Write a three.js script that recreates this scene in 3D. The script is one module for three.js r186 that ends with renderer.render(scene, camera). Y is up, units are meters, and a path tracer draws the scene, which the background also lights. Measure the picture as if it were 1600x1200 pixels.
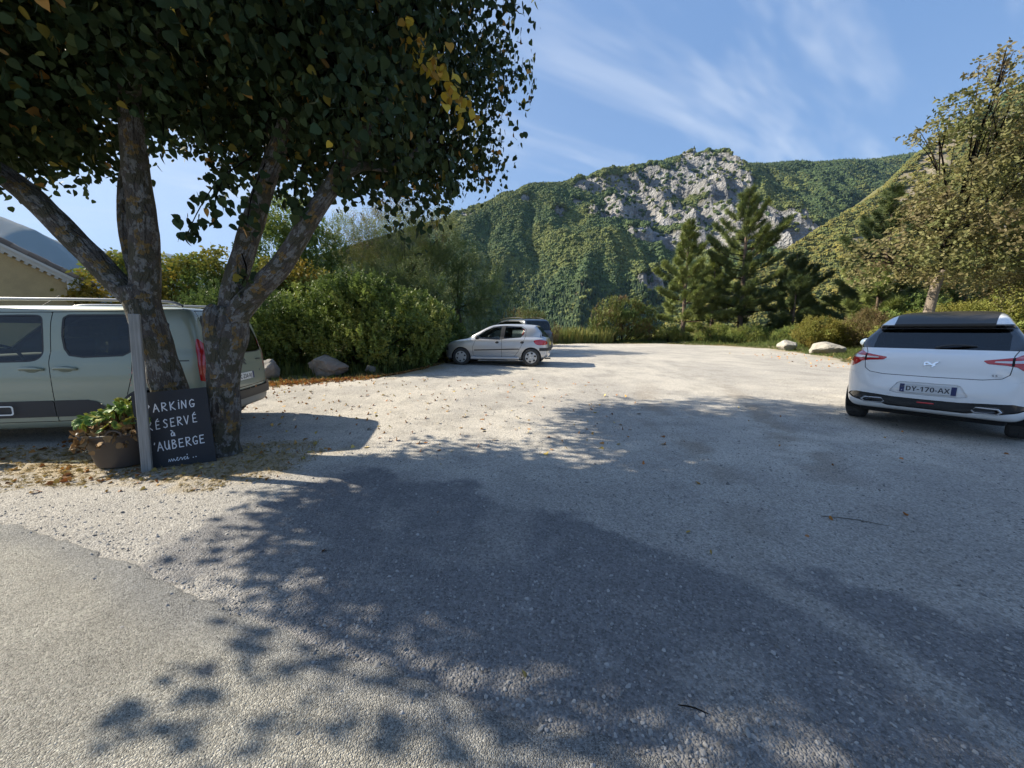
import * as THREE from 'three';
import { mergeGeometries } from 'three/addons/utils/BufferGeometryUtils.js';
import { RoundedBoxGeometry } from 'three/addons/geometries/RoundedBoxGeometry.js';

// ---------------------------------------------------------------- camera, sky, sun, exposure
const scene = new THREE.Scene();
const camera = new THREE.PerspectiveCamera(90, 4 / 3, 0.05, 30000);
camera.position.set(0, 1.5, 0);
camera.rotation.x = -Math.atan(85 / 600);
const renderer = new THREE.WebGLRenderer();
renderer.toneMapping = THREE.LinearToneMapping;
renderer.toneMappingExposure = 2.3;
renderer.shadowMap.enabled = true;
const SUN_DIR = new THREE.Vector3(-2.64, 1.9, -0.6).normalize();
const sun = new THREE.DirectionalLight(new THREE.Color().setRGB(1.0, 0.905, 0.74), 5);
sun.position.copy(SUN_DIR).multiplyScalar(60);
sun.castShadow = true;
sun.shadow.mapSize.set(4096, 4096);
Object.assign(sun.shadow.camera, { left: -30, right: 30, top: 30, bottom: -30, near: 1, far: 140 });
scene.add(sun, sun.target);
scene.fog = new THREE.FogExp2(new THREE.Color().setRGB(0.32, 0.56, 1.0), 0.00004);

const V = (x, y, z) => new THREE.Vector3(x, y, z);
const clamp = (x, a = 0, b = 1) => Math.min(b, Math.max(a, x));
const mix = (a, b, t) => a + (b - a) * t;
const sstep = (a, b, x) => { const t = clamp((x - a) / (b - a)); return t * t * (3 - 2 * t); };
function rng(seed) { let s = seed | 0; return () => { s = (s + 0x6d2b79f5) | 0; let t = Math.imul(s ^ (s >>> 15), 1 | s); t = (t + Math.imul(t ^ (t >>> 7), 61 | t)) ^ t; return ((t ^ (t >>> 14)) >>> 0) / 4294967296; }; }
function hash3(x, y, z) { let h = Math.imul(x, 374761393) ^ Math.imul(y, 668265263) ^ Math.imul(z, 2147483647 - 1274126177); h = Math.imul(h ^ (h >>> 13), 1274126177); h = Math.imul(h ^ (h >>> 16), 2246822519); return ((h ^ (h >>> 15)) >>> 0) / 4294967296; }
// smooth value noise in 0..1; period (in cells) makes it tile
function noise3(x, y, z = 0, per = 0) {
  const ix = Math.floor(x), iy = Math.floor(y), iz = Math.floor(z), fx = x - ix, fy = y - iy, fz = z - iz;
  const u = fx * fx * fx * (fx * (fx * 6 - 15) + 10), v = fy * fy * fy * (fy * (fy * 6 - 15) + 10), w = fz * fz * (3 - 2 * fz);
  const m = per ? (a) => ((a % per) + per) % per : (a) => a;
  const x0 = m(ix), x1 = m(ix + 1), y0 = m(iy), y1 = m(iy + 1);
  const a = mix(mix(hash3(x0, y0, iz), hash3(x1, y0, iz), u), mix(hash3(x0, y1, iz), hash3(x1, y1, iz), u), v);
  if (fz === 0) return a;
  return mix(a, mix(mix(hash3(x0, y0, iz + 1), hash3(x1, y0, iz + 1), u), mix(hash3(x0, y1, iz + 1), hash3(x1, y1, iz + 1), u), v), w);
}
function fbm(x, y, z = 0, oct = 4, gain = 0.5) { let s = 0, a = 1, t = 0; for (let i = 0; i < oct; i++) { s += a * noise3(x, y, z + i * 17.31); t += a; a *= gain; x *= 2.03; y *= 2.03; z *= 2.03; } return s / t; }
function ridged(x, y, z = 0, oct = 4) { let s = 0, a = 1, t = 0; for (let i = 0; i < oct; i++) { s += a * (1 - Math.abs(2 * noise3(x, y, z + i * 9.7) - 1)); t += a; a *= 0.5; x *= 2.07; y *= 2.07; z *= 2.07; } return s / t; }

// the sky: clear blue, paler towards the horizon and round the sun, with thin high cirrus
{
  const W = 2048, H = 1024, data = new Float32Array(W * H * 4);
  for (let r = 0; r < H; r++) {
    const el = ((r + 0.5) / H - 0.5) * Math.PI, y = Math.sin(el), yy = Math.max(0, y);
    const t = Math.pow(1 - yy, 2.6);
    for (let c = 0; c < W; c++) {
      const az = ((c + 0.5) / W - 0.5) * 2 * Math.PI, x = Math.cos(az) * Math.cos(el), z = Math.sin(az) * Math.cos(el);
      const cs = x * SUN_DIR.x + y * SUN_DIR.y + z * SUN_DIR.z;
      const glow = Math.pow(Math.max(0, cs * 0.5 + 0.5), 6) * 0.6 + Math.pow(Math.max(0, cs), 60) * 0.9;
      let R = mix(0.062, 0.20, t), G = mix(0.126, 0.295, t), B = mix(0.262, 0.43, t);
      R += glow * 0.42; G += glow * 0.42; B += glow * 0.4;
      if (y > 0.01) {
        const k = 1 / (y + 0.14), px = x * k, pz = z * k, ca = Math.cos(0.55), sa = Math.sin(0.55);
        const u = px * ca - pz * sa, v = px * sa + pz * ca;
        const warp = fbm(u * 0.7, v * 0.9, 3.3, 3);
        let cl = fbm(u * 1.1 + warp * 1.6, v * 5.0 + warp * 1.6, 1.7, 5, 0.6) * 0.85 + fbm(u * 0.5 + 9, v * 0.7, 6.1, 3) * 0.35;
        cl = sstep(0.63, 1.0, cl) * sstep(0.01, 0.12, y) * 0.45;
        R = mix(R, 0.42, cl); G = mix(G, 0.45, cl); B = mix(B, 0.49, cl);
      }
      if (y < 0) { R = mix(R, 0.22, sstep(0, -0.05, y)); G = mix(G, 0.24, sstep(0, -0.05, y)); B = mix(B, 0.22, sstep(0, -0.05, y)); }
      const o = (r * W + c) * 4; data[o] = R; data[o + 1] = G; data[o + 2] = B; data[o + 3] = 1;
    }
  }
  const t = new THREE.DataTexture(data, W, H, THREE.RGBAFormat, THREE.FloatType);
  t.mapping = THREE.EquirectangularReflectionMapping; t.magFilter = THREE.LinearFilter; t.needsUpdate = true;
  scene.background = t; scene.environment = t;
}

// ---------------------------------------------------------------- naming
const taken = {};
function numbered(name) { const n = taken[name] ?? 0; taken[name] = n + 1; return n ? `${name}_${String(n).padStart(3, '0')}` : name; }
function put(o, name, { label, category, group, kind } = {}) {
  o.name = numbered(name);
  if (label) o.userData.label = label; if (category) o.userData.category = category; if (group) o.userData.group = group; if (kind) o.userData.kind = kind;
  o.castShadow = o.receiveShadow = true; scene.add(o); return o;
}
function group(name, tags, x = 0, y = 0, z = 0, turn = 0) { const g = put(new THREE.Group(), name, tags); g.position.set(x, y, z); g.rotation.y = turn; return g; }
function part(name, geo, mat, parent, label) { const m = new THREE.Mesh(geo, mat); m.name = name; m.castShadow = m.receiveShadow = true; if (label) m.userData.label = label; parent.add(m); return m; }

// ---------------------------------------------------------------- textures and materials
function dataTex(n, fill, { srgb = false, rx = 1, ry = 1, h = n } = {}) {
  const d = new Uint8Array(n * h * 4), c = [0, 0, 0];
  for (let y = 0; y < h; y++) for (let x = 0; x < n; x++) { fill(x / n, y / h, c, x, y); const o = (y * n + x) * 4; d[o] = clamp(c[0]) * 255; d[o + 1] = clamp(c[1]) * 255; d[o + 2] = clamp(c[2]) * 255; d[o + 3] = 255; }
  const t = new THREE.DataTexture(d, n, h); t.wrapS = t.wrapT = THREE.RepeatWrapping; t.magFilter = THREE.LinearFilter; if (srgb) t.colorSpace = THREE.SRGBColorSpace; t.repeat.set(rx, ry); t.needsUpdate = true; return t;
}
const rgb = (r, g, b) => new THREE.Color().setRGB(r, g, b);
const std = (c, roughness = 0.8, more = {}) => new THREE.MeshStandardMaterial({ color: Array.isArray(c) ? rgb(...c) : c, roughness, ...more });
const phys = (c, roughness = 0.5, more = {}) => new THREE.MeshPhysicalMaterial({ color: Array.isArray(c) ? rgb(...c) : c, roughness, ...more });
function geoOf(p, n, idx, uv, col) { const g = new THREE.BufferGeometry(); g.setAttribute('position', new THREE.BufferAttribute(new Float32Array(p), 3)); if (n) g.setAttribute('normal', new THREE.BufferAttribute(new Float32Array(n), 3)); if (uv) g.setAttribute('uv', new THREE.BufferAttribute(new Float32Array(uv), 2)); if (col) g.setAttribute('color', new THREE.BufferAttribute(new Float32Array(col), 3)); if (idx) g.setIndex(idx); if (!n) g.computeVertexNormals(); return g; }

// tapered tube along points [x,y,z,r], with lumps; uv in metres
function limb(pts, { rad = 10, seg = 6, lump = 0.06, seed = 1, cap = true } = {}) {
  const curve = new THREE.CatmullRomCurve3(pts.map((p) => V(p[0], p[1], p[2])), false, 'centripetal');
  const n = (pts.length - 1) * seg, P = [], N = [], U = [], I = []; let len = 0, prev = null, up = V(0.31, 0.2, 0.93);
  for (let i = 0; i <= n; i++) {
    const t = i / n, c = curve.getPoint(t), tg = curve.getTangent(t), k = t * (pts.length - 1), a = Math.min(pts.length - 2, Math.floor(k)), r = mix(pts[a][3], pts[a + 1][3], k - a);
    if (prev) len += c.distanceTo(prev); prev = c;
    const s = V().crossVectors(tg, up).normalize(), b = V().crossVectors(s, tg).normalize(); up = b.clone();
    for (let j = 0; j <= rad; j++) {
      const an = (j / rad) * Math.PI * 2, ca = Math.cos(an), sa = Math.sin(an);
      const d = V(s.x * ca + b.x * sa, s.y * ca + b.y * sa, s.z * ca + b.z * sa);
      const rr = lump ? r * (1 + lump * 3 * (fbm(c.x * 2.2 + d.x * 0.9 + seed, c.y * 2.2 + d.y * 0.9, c.z * 2.2 + d.z * 0.9, 3) - 0.5) * 2) : r;
      P.push(c.x + d.x * rr, c.y + d.y * rr, c.z + d.z * rr); N.push(d.x, d.y, d.z); U.push((j / rad) * 2 * Math.PI * pts[0][3], len);
      if (i < n && j < rad) { const q = i * (rad + 1) + j; I.push(q, q + 1, q + rad + 1, q + 1, q + rad + 2, q + rad + 1); }
    }
  }
  if (cap) { const c = curve.getPoint(1), tg = curve.getTangent(1), k = P.length / 3; P.push(c.x, c.y, c.z); N.push(tg.x, tg.y, tg.z); U.push(0, len); const q = n * (rad + 1); for (let j = 0; j < rad; j++) I.push(q + j, q + j + 1, k); }
  const g = geoOf(P, N, I, U); if (lump && rad > 6) g.computeVertexNormals(); return g;
}
// ground height (m) of the lot, rising gently away from the road
const lotH = (d) => 0.33 * sstep(4.5, 16, d) + 0.2 * sstep(12, 30, d);
// ---------------------------------------------------------------- land
// lot outline in plan (x, distance ahead); the verge and the drop to the valley lie outside it
const LOT = [[-40, -14], [-40, 9.2], [-9, 9.2], [-6, 9.5], [-4.9, 10.1], [-3.5, 10.9], [-2.9, 12.2], [-2.6, 13.6], [-2.2, 15.2], [-1.2, 18], [0.6, 22], [3, 26.6], [7, 27.6], [10.7, 27], [13.6, 24.6], [14.4, 20.6], [13.7, 17], [12.4, 14], [11.6, 12], [12.6, 7], [18, 2], [40, -2], [40, -14]];
function polyDist(poly, x, y) {
  let d = 1e9, inside = false;
  for (let i = 0, j = poly.length - 1; i < poly.length; j = i++) {
    const ax = poly[j][0], ay = poly[j][1], bx = poly[i][0], by = poly[i][1], ex = bx - ax, ey = by - ay, wx = x - ax, wy = y - ay;
    const t = clamp((wx * ex + wy * ey) / (ex * ex + ey * ey + 1e-12)), dx = wx - ex * t, dy = wy - ey * t; d = Math.min(d, dx * dx + dy * dy);
    if ((ay > y) !== (by > y) && x < ((bx - ax) * (y - ay)) / (by - ay) + ax) inside = !inside;
  }
  return (inside ? -1 : 1) * Math.sqrt(d);
}
function lineDist(pts, x, d) { // nearest point of a ridge line [x, d, h]: plan distance, its height and parameter
  let best = 1e18, h = 0, dd = 0, tt = 0, side = 0;
  for (let i = 0; i < pts.length - 1; i++) {
    const [ax, ad, ah] = pts[i], [bx, bd, bh] = pts[i + 1], ex = bx - ax, ed = bd - ad, t = clamp(((x - ax) * ex + (d - ad) * ed) / (ex * ex + ed * ed)), px = ax + ex * t, pd = ad + ed * t, q = (x - px) ** 2 + (d - pd) ** 2;
    if (q < best) { best = q; h = mix(ah, bh, t); dd = pd; tt = i + t; side = ex * (d - ad) - ed * (x - ax); }
  }
  return [Math.sqrt(best), h, dd, side < 0];
}
const lotGap = (x, d) => polyDist(LOT, x, d);
// natural ground outside the lot
function groundH(x, d) {
  const gap = lotGap(x, d), base = lotH(clamp(d, -14, 30));
  let h = base - 0.06;
  if (gap > 0) {
    h += Math.min(gap, 2.5) * 0.05 + (fbm(x * 0.35, d * 0.35, 2, 3) - 0.5) * 0.5 * sstep(0.2, 3, gap);
    const out = Math.max(0, Math.hypot(Math.max(0, x - 22), Math.max(0, d - 33)) - 0) * sstep(8, 34, d);
    h -= Math.min(55, out * 0.3 + out * out * 0.002);
    if (d > 20) h += 0;
  }
  if (x < -25) h -= Math.min(40, (-25 - x) * 0.05) * sstep(20, 120, -x);
  return h;
}
const soilMap = dataTex(512, (u, v, c) => { const n = noise3(u * 64, v * 64, 1, 64) * 0.5 + noise3(u * 160, v * 160, 5, 160) * 0.5; c[0] = c[1] = c[2] = 0.62 + 0.38 * n; });
const rockBump = dataTex(512, (u, v, c) => { let s = 0, a = 1, t = 0, f = 8; for (let i = 0; i < 5; i++) { s += a * Math.abs(2 * noise3(u * f, v * f, i * 7.1, f) - 1); t += a; a *= 0.6; f *= 2; } c[0] = c[1] = c[2] = 1 - s / t; });
const rockMap = dataTex(512, (u, v, c) => { let s = 0, a = 1, t = 0, f = 6; for (let i = 0; i < 6; i++) { s += a * noise3(u * f, v * f, 40 + i * 3.3, f); t += a; a *= 0.75; f *= 2; } const k = 0.5 + 0.75 * (s / t - 0.25); c[0] = c[1] = c[2] = k; });
function heightSheet(xs, ds, hf, colf, uvS = 1) {
  const P = [], C = [], U = [], I = [], nx = xs.length, nd = ds.length, c = [0, 0, 0];
  for (let j = 0; j < nd; j++) for (let i = 0; i < nx; i++) { const x = xs[i], d = ds[j], h = hf(x, d); P.push(x, h, -d); U.push(x / uvS, d / uvS); if (colf) { colf(x, d, h, c); C.push(c[0], c[1], c[2]); } if (i < nx - 1 && j < nd - 1) { const q = j * nx + i; I.push(q, q + 1, q + nx, q + 1, q + nx + 1, q + nx); } }
  return geoOf(P, null, I, U, colf ? C : null);
}
const steps = (...a) => { const o = []; for (let i = 0; i < a.length - 1; i += 2) { const from = a[i], st = a[i + 1], to = a[i + 2]; for (let v = from; v < to - st * 0.01; v += st) o.push(v); if (i + 2 === a.length - 1) { o.push(to); break; } } return o; };

{ // the terrain sheet, out to the horizon
  const xs = [...steps(-14000, 2000, -4000), ...steps(-4000, 400, -400), ...steps(-400, 40, -60), ...steps(-60, 2.5, -20), ...steps(-20, 0.5, 28), ...steps(28, 3, 70), ...steps(70, 40, 500), ...steps(500, 500, 4000), 4000, 8000, 14000];
  const ds = [-14000, -4000, -800, -200, -60, -20, ...steps(-14, 1, 8), ...steps(8, 0.5, 36), ...steps(36, 2, 60), ...steps(60, 20, 400), ...steps(400, 200, 3000), 4000, 6000, 9000, 14000];
  const g = heightSheet(xs, ds, (x, d) => groundH(x, d), (x, d, h, c) => {
    const n = fbm(x * 0.6, d * 0.6, 8, 4), m = fbm(x * 2.3, d * 2.3, 3, 3);
    const grass = [0.085, 0.105, 0.04], dry = [0.25, 0.19, 0.10], t = sstep(0.42, 0.62, n * 0.6 + m * 0.4);
    for (let k = 0; k < 3; k++) c[k] = mix(grass[k], dry[k], t * 0.75);
  }, 1.3);
  put(new THREE.Mesh(g, std([1, 1, 1], 1, { vertexColors: true, map: soilMap, bumpMap: soilMap, bumpScale: 0.02 })), 'terrain', { kind: 'structure' });
}

// ---- the mountain across the valley, with its limestone cliff
const RIDGE = [[-330, 520, -40], [-221, 560, 12], [-155, 600, 78], [-113, 640, 138], [-66, 700, 205], [0, 735, 239], [48, 760, 259], [72, 770, 266], [124, 790, 282], [192, 820, 310], [260, 835, 324], [328, 845, 342], [377, 852, 355], [415, 860, 341], [486, 890, 345], [592, 950, 373], [794, 1020, 407], [933, 1100, 441], [1209, 1200, 510], [1500, 1260, 560]];
const CRAGS = [[365, 312, 52, 40], [300, 262, 66, 40], [361, 250, 48, 42], [222, 258, 60, 26], [150, 258, 44, 16], [215, 203, 60, 34], [268, 185, 60, 34], [344, 200, 45, 40], [356, 165, 44, 34], [200, 140, 34, 16], [162, 190, 42, 18], [250, 130, 38, 18], [365, 130, 46, 30], [416, 140, 40, 36], [178, 62, 20, 14], [78, 190, 10, 10], [23, 221, 9, 8], [-72, 194, 16, 14], [292, 120, 30, 16], [110, 215, 9, 8]];
function cragAt(x, h) { let m = -0.7; for (const [cx, ch, rx, rh] of CRAGS) { const q = Math.hypot((x - cx) / rx, (h - ch) / rh); m = Math.max(m, 1.25 - q); } return m; }
function mountainH(x, d) {
  const wx = x + (fbm(x * 0.008, d * 0.008, 1, 3) - 0.5) * 90, gully = ridged(wx * 0.0085, d * 0.0022, 2, 4) - 0.55, fine = fbm(x * 0.03, d * 0.03, 9, 4) - 0.5;
  let h = -1e9, s = 0;
  for (let i = 0; i < RIDGE.length - 1; i++) { // the highest of what every stretch of the crest would give
    const [ax, ad, ah] = RIDGE[i], [bx, bd, bh] = RIDGE[i + 1], ex = bx - ax, ed = bd - ad, t = clamp(((x - ax) * ex + (d - ad) * ed) / (ex * ex + ed * ed)), q = Math.hypot(x - ax - ex * t, d - ad - ed * t), front = ex * (d - ad) - ed * (x - ax) < 0;
    const v = mix(ah, bh, t) - (front ? (q < 40 ? q * q * 0.008 : 12.8 + (q - 40) * 0.93) : q * 0.4); if (v > h) { h = v; s = front ? q : -q; }
  }
  if (s < 0) return h + (fbm(x * 0.02, d * 0.02, 4, 3) - 0.5) * 10 * sstep(0, 50, -s);
  h += gully * 105 * sstep(15, 190, s) + fine * 26 * sstep(5, 60, s);
  const m = sstep(0.05, 0.5, cragAt(x, h) + (fbm(x * 0.02, h * 0.02, 5, 3) - 0.5) * 0.9) * sstep(2, 60, s);
  if (m > 0) { // stepped buttresses and towers
    const tower = ridged(x * 0.028 + h * 0.004, h * 0.011 + 5, d * 0.006, 5) - 0.5, st = 26, q = h / st + fbm(x * 0.02, d * 0.02, 12, 2) * 2, f = q - Math.floor(q);
    h += m * (tower * 58 + (sstep(0.35, 0.95, f) - f) * st * 0.7);
  }
  return Math.max(h, -48 + fine * 20);
}
const rockyAt = (x, d, h) => cragAt(x, h) + (fbm(x * 0.02, h * 0.02, 5, 3) - 0.5) * 0.9 + (fbm(x * 0.07, h * 0.07, 15, 3) - 0.5) * 0.55;
const ridgeD = (L, x) => { for (let i = 0; i < L.length - 1; i++) if (x <= L[i + 1][0]) return mix(L[i][1], L[i + 1][1], clamp((x - L[i][0]) / (L[i + 1][0] - L[i][0]))); return L[L.length - 1][1]; };
const Rm = rng(77);
function scatterCopies(name, geo, mat, list, parent, tags) { // list of {m: Matrix4, c: [r,g,b]}
  const im = new THREE.InstancedMesh(geo, mat, list.length), col = new THREE.Color();
  list.forEach((o, i) => { im.setMatrixAt(i, o.m); im.setColorAt(i, col.setRGB(...o.c)); });
  if (parent) { im.name = name; im.castShadow = im.receiveShadow = true; im.userData.kind = 'stuff'; parent.add(im); return im; }
  return put(im, name, { kind: 'stuff', ...tags });
}
function lumpGeo(seed, detail = 2, amp = 0.5, flat = 0.75) {
  const g = new THREE.IcosahedronGeometry(1, detail), p = g.attributes.position, v = V();
  for (let i = 0; i < p.count; i++) { v.fromBufferAttribute(p, i); const k = 1 + amp * (fbm(v.x * 2.4 + seed, v.y * 2.4, v.z * 2.4, 3) * 2 - 1) * 1.4; v.multiplyScalar(k); v.y *= flat; p.setXYZ(i, v.x, v.y, v.z); }
  g.computeVertexNormals(); return g;
}
const crownLump = lumpGeo(3.3, 3, 0.55, 0.9);
const coneLump = (() => { const parts = []; for (let k = 0; k < 5; k++) { const g = new THREE.ConeGeometry(1 - k * 0.17, 0.75, 7, 1, true); const p = g.attributes.position; for (let i = 0; i < p.count; i++) { const a = Math.atan2(p.getZ(i), p.getX(i)), w = 1 + 0.35 * (hash3(i, k, 3) - 0.5); p.setX(i, p.getX(i) * w); p.setZ(i, p.getZ(i) * w); } g.translate(0, k * 0.42 + 0.3, 0); parts.push(g); } return mergeGeometries(parts); })();
coneLump.computeVertexNormals();
const farLeaf = std([1, 1, 1], 1);
const M4 = new THREE.Matrix4(), Q4 = new THREE.Quaternion(), E4 = new THREE.Euler();
const trs = (x, y, z, sx, sy, sz, rx, ry, rz) => new THREE.Matrix4().compose(V(x, y, z), new THREE.Quaternion().setFromEuler(E4.set(rx, ry, rz)), V(sx, sy, sz));
{
  const xs = steps(-420, 6, -150, 3.4, 620, 12, 1500), ds = steps(250, 6, 400, 3.4, 900, 12, 1240);
  const g = heightSheet(xs, ds, mountainH, (x, d, h, c) => {
    const r = rockyAt(x, d, h), n = fbm(x * 0.05, d * 0.05 + h * 0.05, 6, 4);
    const t = sstep(0.1, 0.3, r), warm = sstep(0.45, 0.7, fbm(x * 0.015, h * 0.02, 31, 3));
    const creviceStreak = 0.72 + 0.56 * fbm(x * 0.11 + h * 0.012, h * 0.018, 51, 4), rock = [mix(0.38, 0.41, warm * 0.5) * creviceStreak, mix(0.38, 0.385, warm * 0.5) * creviceStreak, mix(0.385, 0.34, warm * 0.5) * creviceStreak], soil = [0.11, 0.11, 0.05];  // vertical dark rock streaks, with crevice shade put into the colour
    for (let k = 0; k < 3; k++) c[k] = mix(soil[k] * (0.5 + n), rock[k] * (0.45 + 1.0 * n), t);
  }, 1);
  const p = g.attributes.position, uv = g.attributes.uv; for (let i = 0; i < p.count; i++) uv.setXY(i, (p.getX(i) + p.getZ(i) * 0.4) / 70, (p.getY(i) - p.getZ(i) * 0.3) / 70);
  put(new THREE.Mesh(g, std([1, 1, 1], 1, { vertexColors: true, map: rockMap, bumpMap: rockBump, bumpScale: 14 })), 'mountain', { kind: 'structure' });
  const A = [], B = [];
  for (let i = 0; i < 260000 && A.length < 75000; i++) {
    const t = Rm(), x = t < 0.72 ? mix(-330, 520, Rm()) : mix(500, 1350, Rm()), rd = ridgeD(RIDGE, x);
    const d = mix(300, rd + 25, Math.sqrt(Rm())), h = mountainH(x, d); if (h < -40) continue;
    const r = rockyAt(x, d, h); if (r > 0.14 && Rm() > 0.055) continue;
    const px = x / d; if (px < -0.55 || px > 1.25) continue;
    const cl = fbm(x * 0.02, d * 0.02, 22, 3), conifer = h < 30 + 60 * cl && x < 250 ? Rm() < 0.8 : x > 430 ? Rm() < 0.4 : Rm() < 0.03;
    const v = 0.75 + 0.5 * Rm(), y = sstep(0.42, 0.66, cl + (Rm() - 0.5) * 0.25);
    if (conifer) { const s = 2.2 + Rm() * 1.4; B.push({ m: trs(x, h - 0.5, -d, s, s * (0.85 + 0.5 * Rm()), s, 0, Rm() * 6.3, 0), c: [0.040 * v, 0.066 * v, 0.026 * v] }); }
    else { const s = (r > 0.16 ? 1.2 : 2.3) + Rm() * 2.1; A.push({ m: trs(x, h + s * 0.35, -d, s * (0.85 + Rm() * 0.4), s * (0.8 + Rm() * 0.5), s, Rm() - 0.5, Rm() * 6.3, Rm() - 0.5), c: [mix(0.060, 0.11, y) * v, mix(0.092, 0.128, y) * v, mix(0.032, 0.036, y) * v] }); }
  }
  scatterCopies('mountain_forest', crownLump, farLeaf, A, null, {});
  scatterCopies('mountain_conifer_forest', coneLump, farLeaf, B, null, {});
}
// ---- the nearer hillside on the right
const SPUR = [[40, 215, -35], [95, 240, 2], [132, 270, 19], [206, 320, 54], [272, 350, 90], [364, 400, 136], [452, 450, 197], [630, 520, 300], [1000, 600, 450]];
function spurH(x, d) {
  const [s, hr, rd, front] = lineDist(SPUR, x, d), n = fbm(x * 0.03, d * 0.03, 3, 4) - 0.5;
  return Math.max(hr - (front ? s * 0.62 : s * 0.85) + n * 16 * sstep(0, 30, s) + (ridged(x * 0.02, d * 0.012, 8, 3) - 0.5) * 14 * sstep(5, 60, s) + n * 3, -50);
}
{
  const bare = (x, d) => fbm(x * 0.012 + d * 0.02, d * 0.03 - x * 0.02, 44, 4);
  const g = heightSheet(steps(30, 5, 620, 12, 1100), steps(90, 5, 640), spurH, (x, d, h, c) => { const t = sstep(0.5, 0.62, bare(x, d)), n = fbm(x * 0.1, d * 0.1, 2, 3); const a = [0.15, 0.145, 0.05], b = [0.31, 0.26, 0.18]; for (let k = 0; k < 3; k++) c[k] = mix(a[k], b[k], t) * (0.6 + 0.8 * n); }, 30);
  put(new THREE.Mesh(g, std([1, 1, 1], 1, { vertexColors: true, map: rockMap, bumpMap: rockBump, bumpScale: 1.2 })), 'hillside', { kind: 'structure' });
  const A = [];
  for (let i = 0; i < 60000 && A.length < 16000; i++) {
    const x = mix(60, 760, Rm()), rd = ridgeD(SPUR, x), d = mix(110, rd + 12, Rm()), h = spurH(x, d); if (h < -45 || x / d < 0.3 || x / d > 1.45) continue;
    const b = bare(x, d), dark = sstep(0.5, 0.4, b) * sstep(380, 560, x); if (b > 0.55 && Rm() > 0.16) continue;
    const s = 1.0 + Rm() * 1.7 + dark * 1.5, v = 0.75 + 0.5 * Rm(), y = Rm();
    A.push({ m: trs(x, h + s * 0.3, -d, s, s * (0.7 + Rm() * 0.5), s, Rm() - 0.5, Rm() * 6.3, Rm() - 0.5), c: [mix(mix(0.085, 0.165, y), 0.05, dark) * v, mix(mix(0.105, 0.14, y), 0.085, dark) * v, mix(0.03, 0.025, dark) * v] });
  }
  scatterCopies('hillside_scrub', crownLump, farLeaf, A, null, {});
}
// ---- far mountains on the left, seen through the haze
{
  const L1 = [[-9000, 3300, 1600], [-5478, 3500, 1250], [-4438, 3500, 979], [-4153, 3500, 863], [-3934, 3500, 669], [-3797, 3500, 467], [-3650, 3500, 312], [-3300, 3500, 120]];
  const L2 = [[-7500, 5600, 1130], [-6288, 5600, 1104], [-5778, 5600, 1096], [-5302, 5600, 1087], [-4856, 5600, 1061], [-4240, 5600, 939], [-3452, 5600, 676], [-2600, 5600, 250]];
  const make = (L, name, st, x0, x1, d0, d1, slope) => {
    const hf = (x, d) => { const [s, hr] = lineDist(L, x, d); return Math.max(-60, hr - s * slope + (ridged(x * 0.0016, d * 0.0012, 5, 4) - 0.55) * 260 * sstep(0, 500, s) + (fbm(x * 0.01, d * 0.01, 7, 3) - 0.5) * 22); };
    const g = heightSheet(steps(x0, st, x1), steps(d0, st, d1), hf, (x, d, h, c) => { const t = sstep(0.5, 0.68, fbm(x * 0.003, d * 0.003 + h * 0.004, 9, 4)); const a = [0.035, 0.05, 0.026], b = [0.11, 0.105, 0.08]; for (let k = 0; k < 3; k++) c[k] = mix(a[k], b[k], t * 0.6); }, 100);
    put(new THREE.Mesh(g, std([1, 1, 1], 1, { vertexColors: true })), name, { kind: 'structure' });
  };
  make(L1, 'distant_mountain', 50, -8000, -2600, 1900, 4400, 0.5);
  make(L2, 'distant_ridge', 60, -8500, -2000, 3800, 6400, 0.55);
}
// ---------------------------------------------------------------- the gravel lot and the old road
// stones: per-cell tone and a domed height, tiling
function stoneTex(n, cells, spread, seed, fines) {
  const H = new Float32Array(n * n), T = new Float32Array(n * n);
  for (let y = 0; y < n; y++) for (let x = 0; x < n; x++) {
    const u = (x / n) * cells, v = (y / n) * cells, iu = Math.floor(u), iv = Math.floor(v); let f1 = 9, f2 = 9, id = 0, sz = 1;
    for (let b = -1; b <= 1; b++) for (let a = -1; a <= 1; a++) {
      const cx = (iu + a + cells) % cells, cy = (iv + b + cells) % cells, r1 = hash3(cx, cy, seed), r2 = hash3(cx, cy, seed + 1), r3 = hash3(cx, cy, seed + 2);
      const dx = u - (iu + a + r1), dy = v - (iv + b + r2), an = r3 * 6.28, ex = dx * Math.cos(an) + dy * Math.sin(an), ey = (-dx * Math.sin(an) + dy * Math.cos(an)) * 1.4, d = Math.hypot(ex, ey) / (0.55 + 0.75 * r3);
      if (d < f1) { f2 = f1; f1 = d; id = hash3(cx, cy, seed + 7); sz = r3; } else if (d < f2) f2 = d;
    }
    const stone = sstep(0.0, 0.35, f2 - f1), dome = Math.max(0, 1 - f1 * f1), fine = noise3(x / n * 256, y / n * 256, 3, 256);
    H[y * n + x] = stone * dome * (0.45 + 0.55 * sz) * (1 - fines) + 0.25 * fine;
    T[y * n + x] = mix(0.72 + 0.12 * (fine - 0.5), 0.72 + (id - 0.5) * spread + 0.1 * (fine - 0.5), stone);
  }
  return { map: dataTex(n, (u, v, c, x, y) => { const t = T[y * n + x], w = (hash3(x >> 3, y >> 3, 5) - 0.5) * 0.015; c[0] = t + w; c[1] = t; c[2] = t - w; }), bump: dataTex(n, (u, v, c, x, y) => { c[0] = c[1] = c[2] = H[y * n + x]; }) };
}
const gravelTex = stoneTex(2048, 330, 0.6, 11, 0.1), sealTex = stoneTex(2048, 300, 0.85, 31, 0.0);
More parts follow.
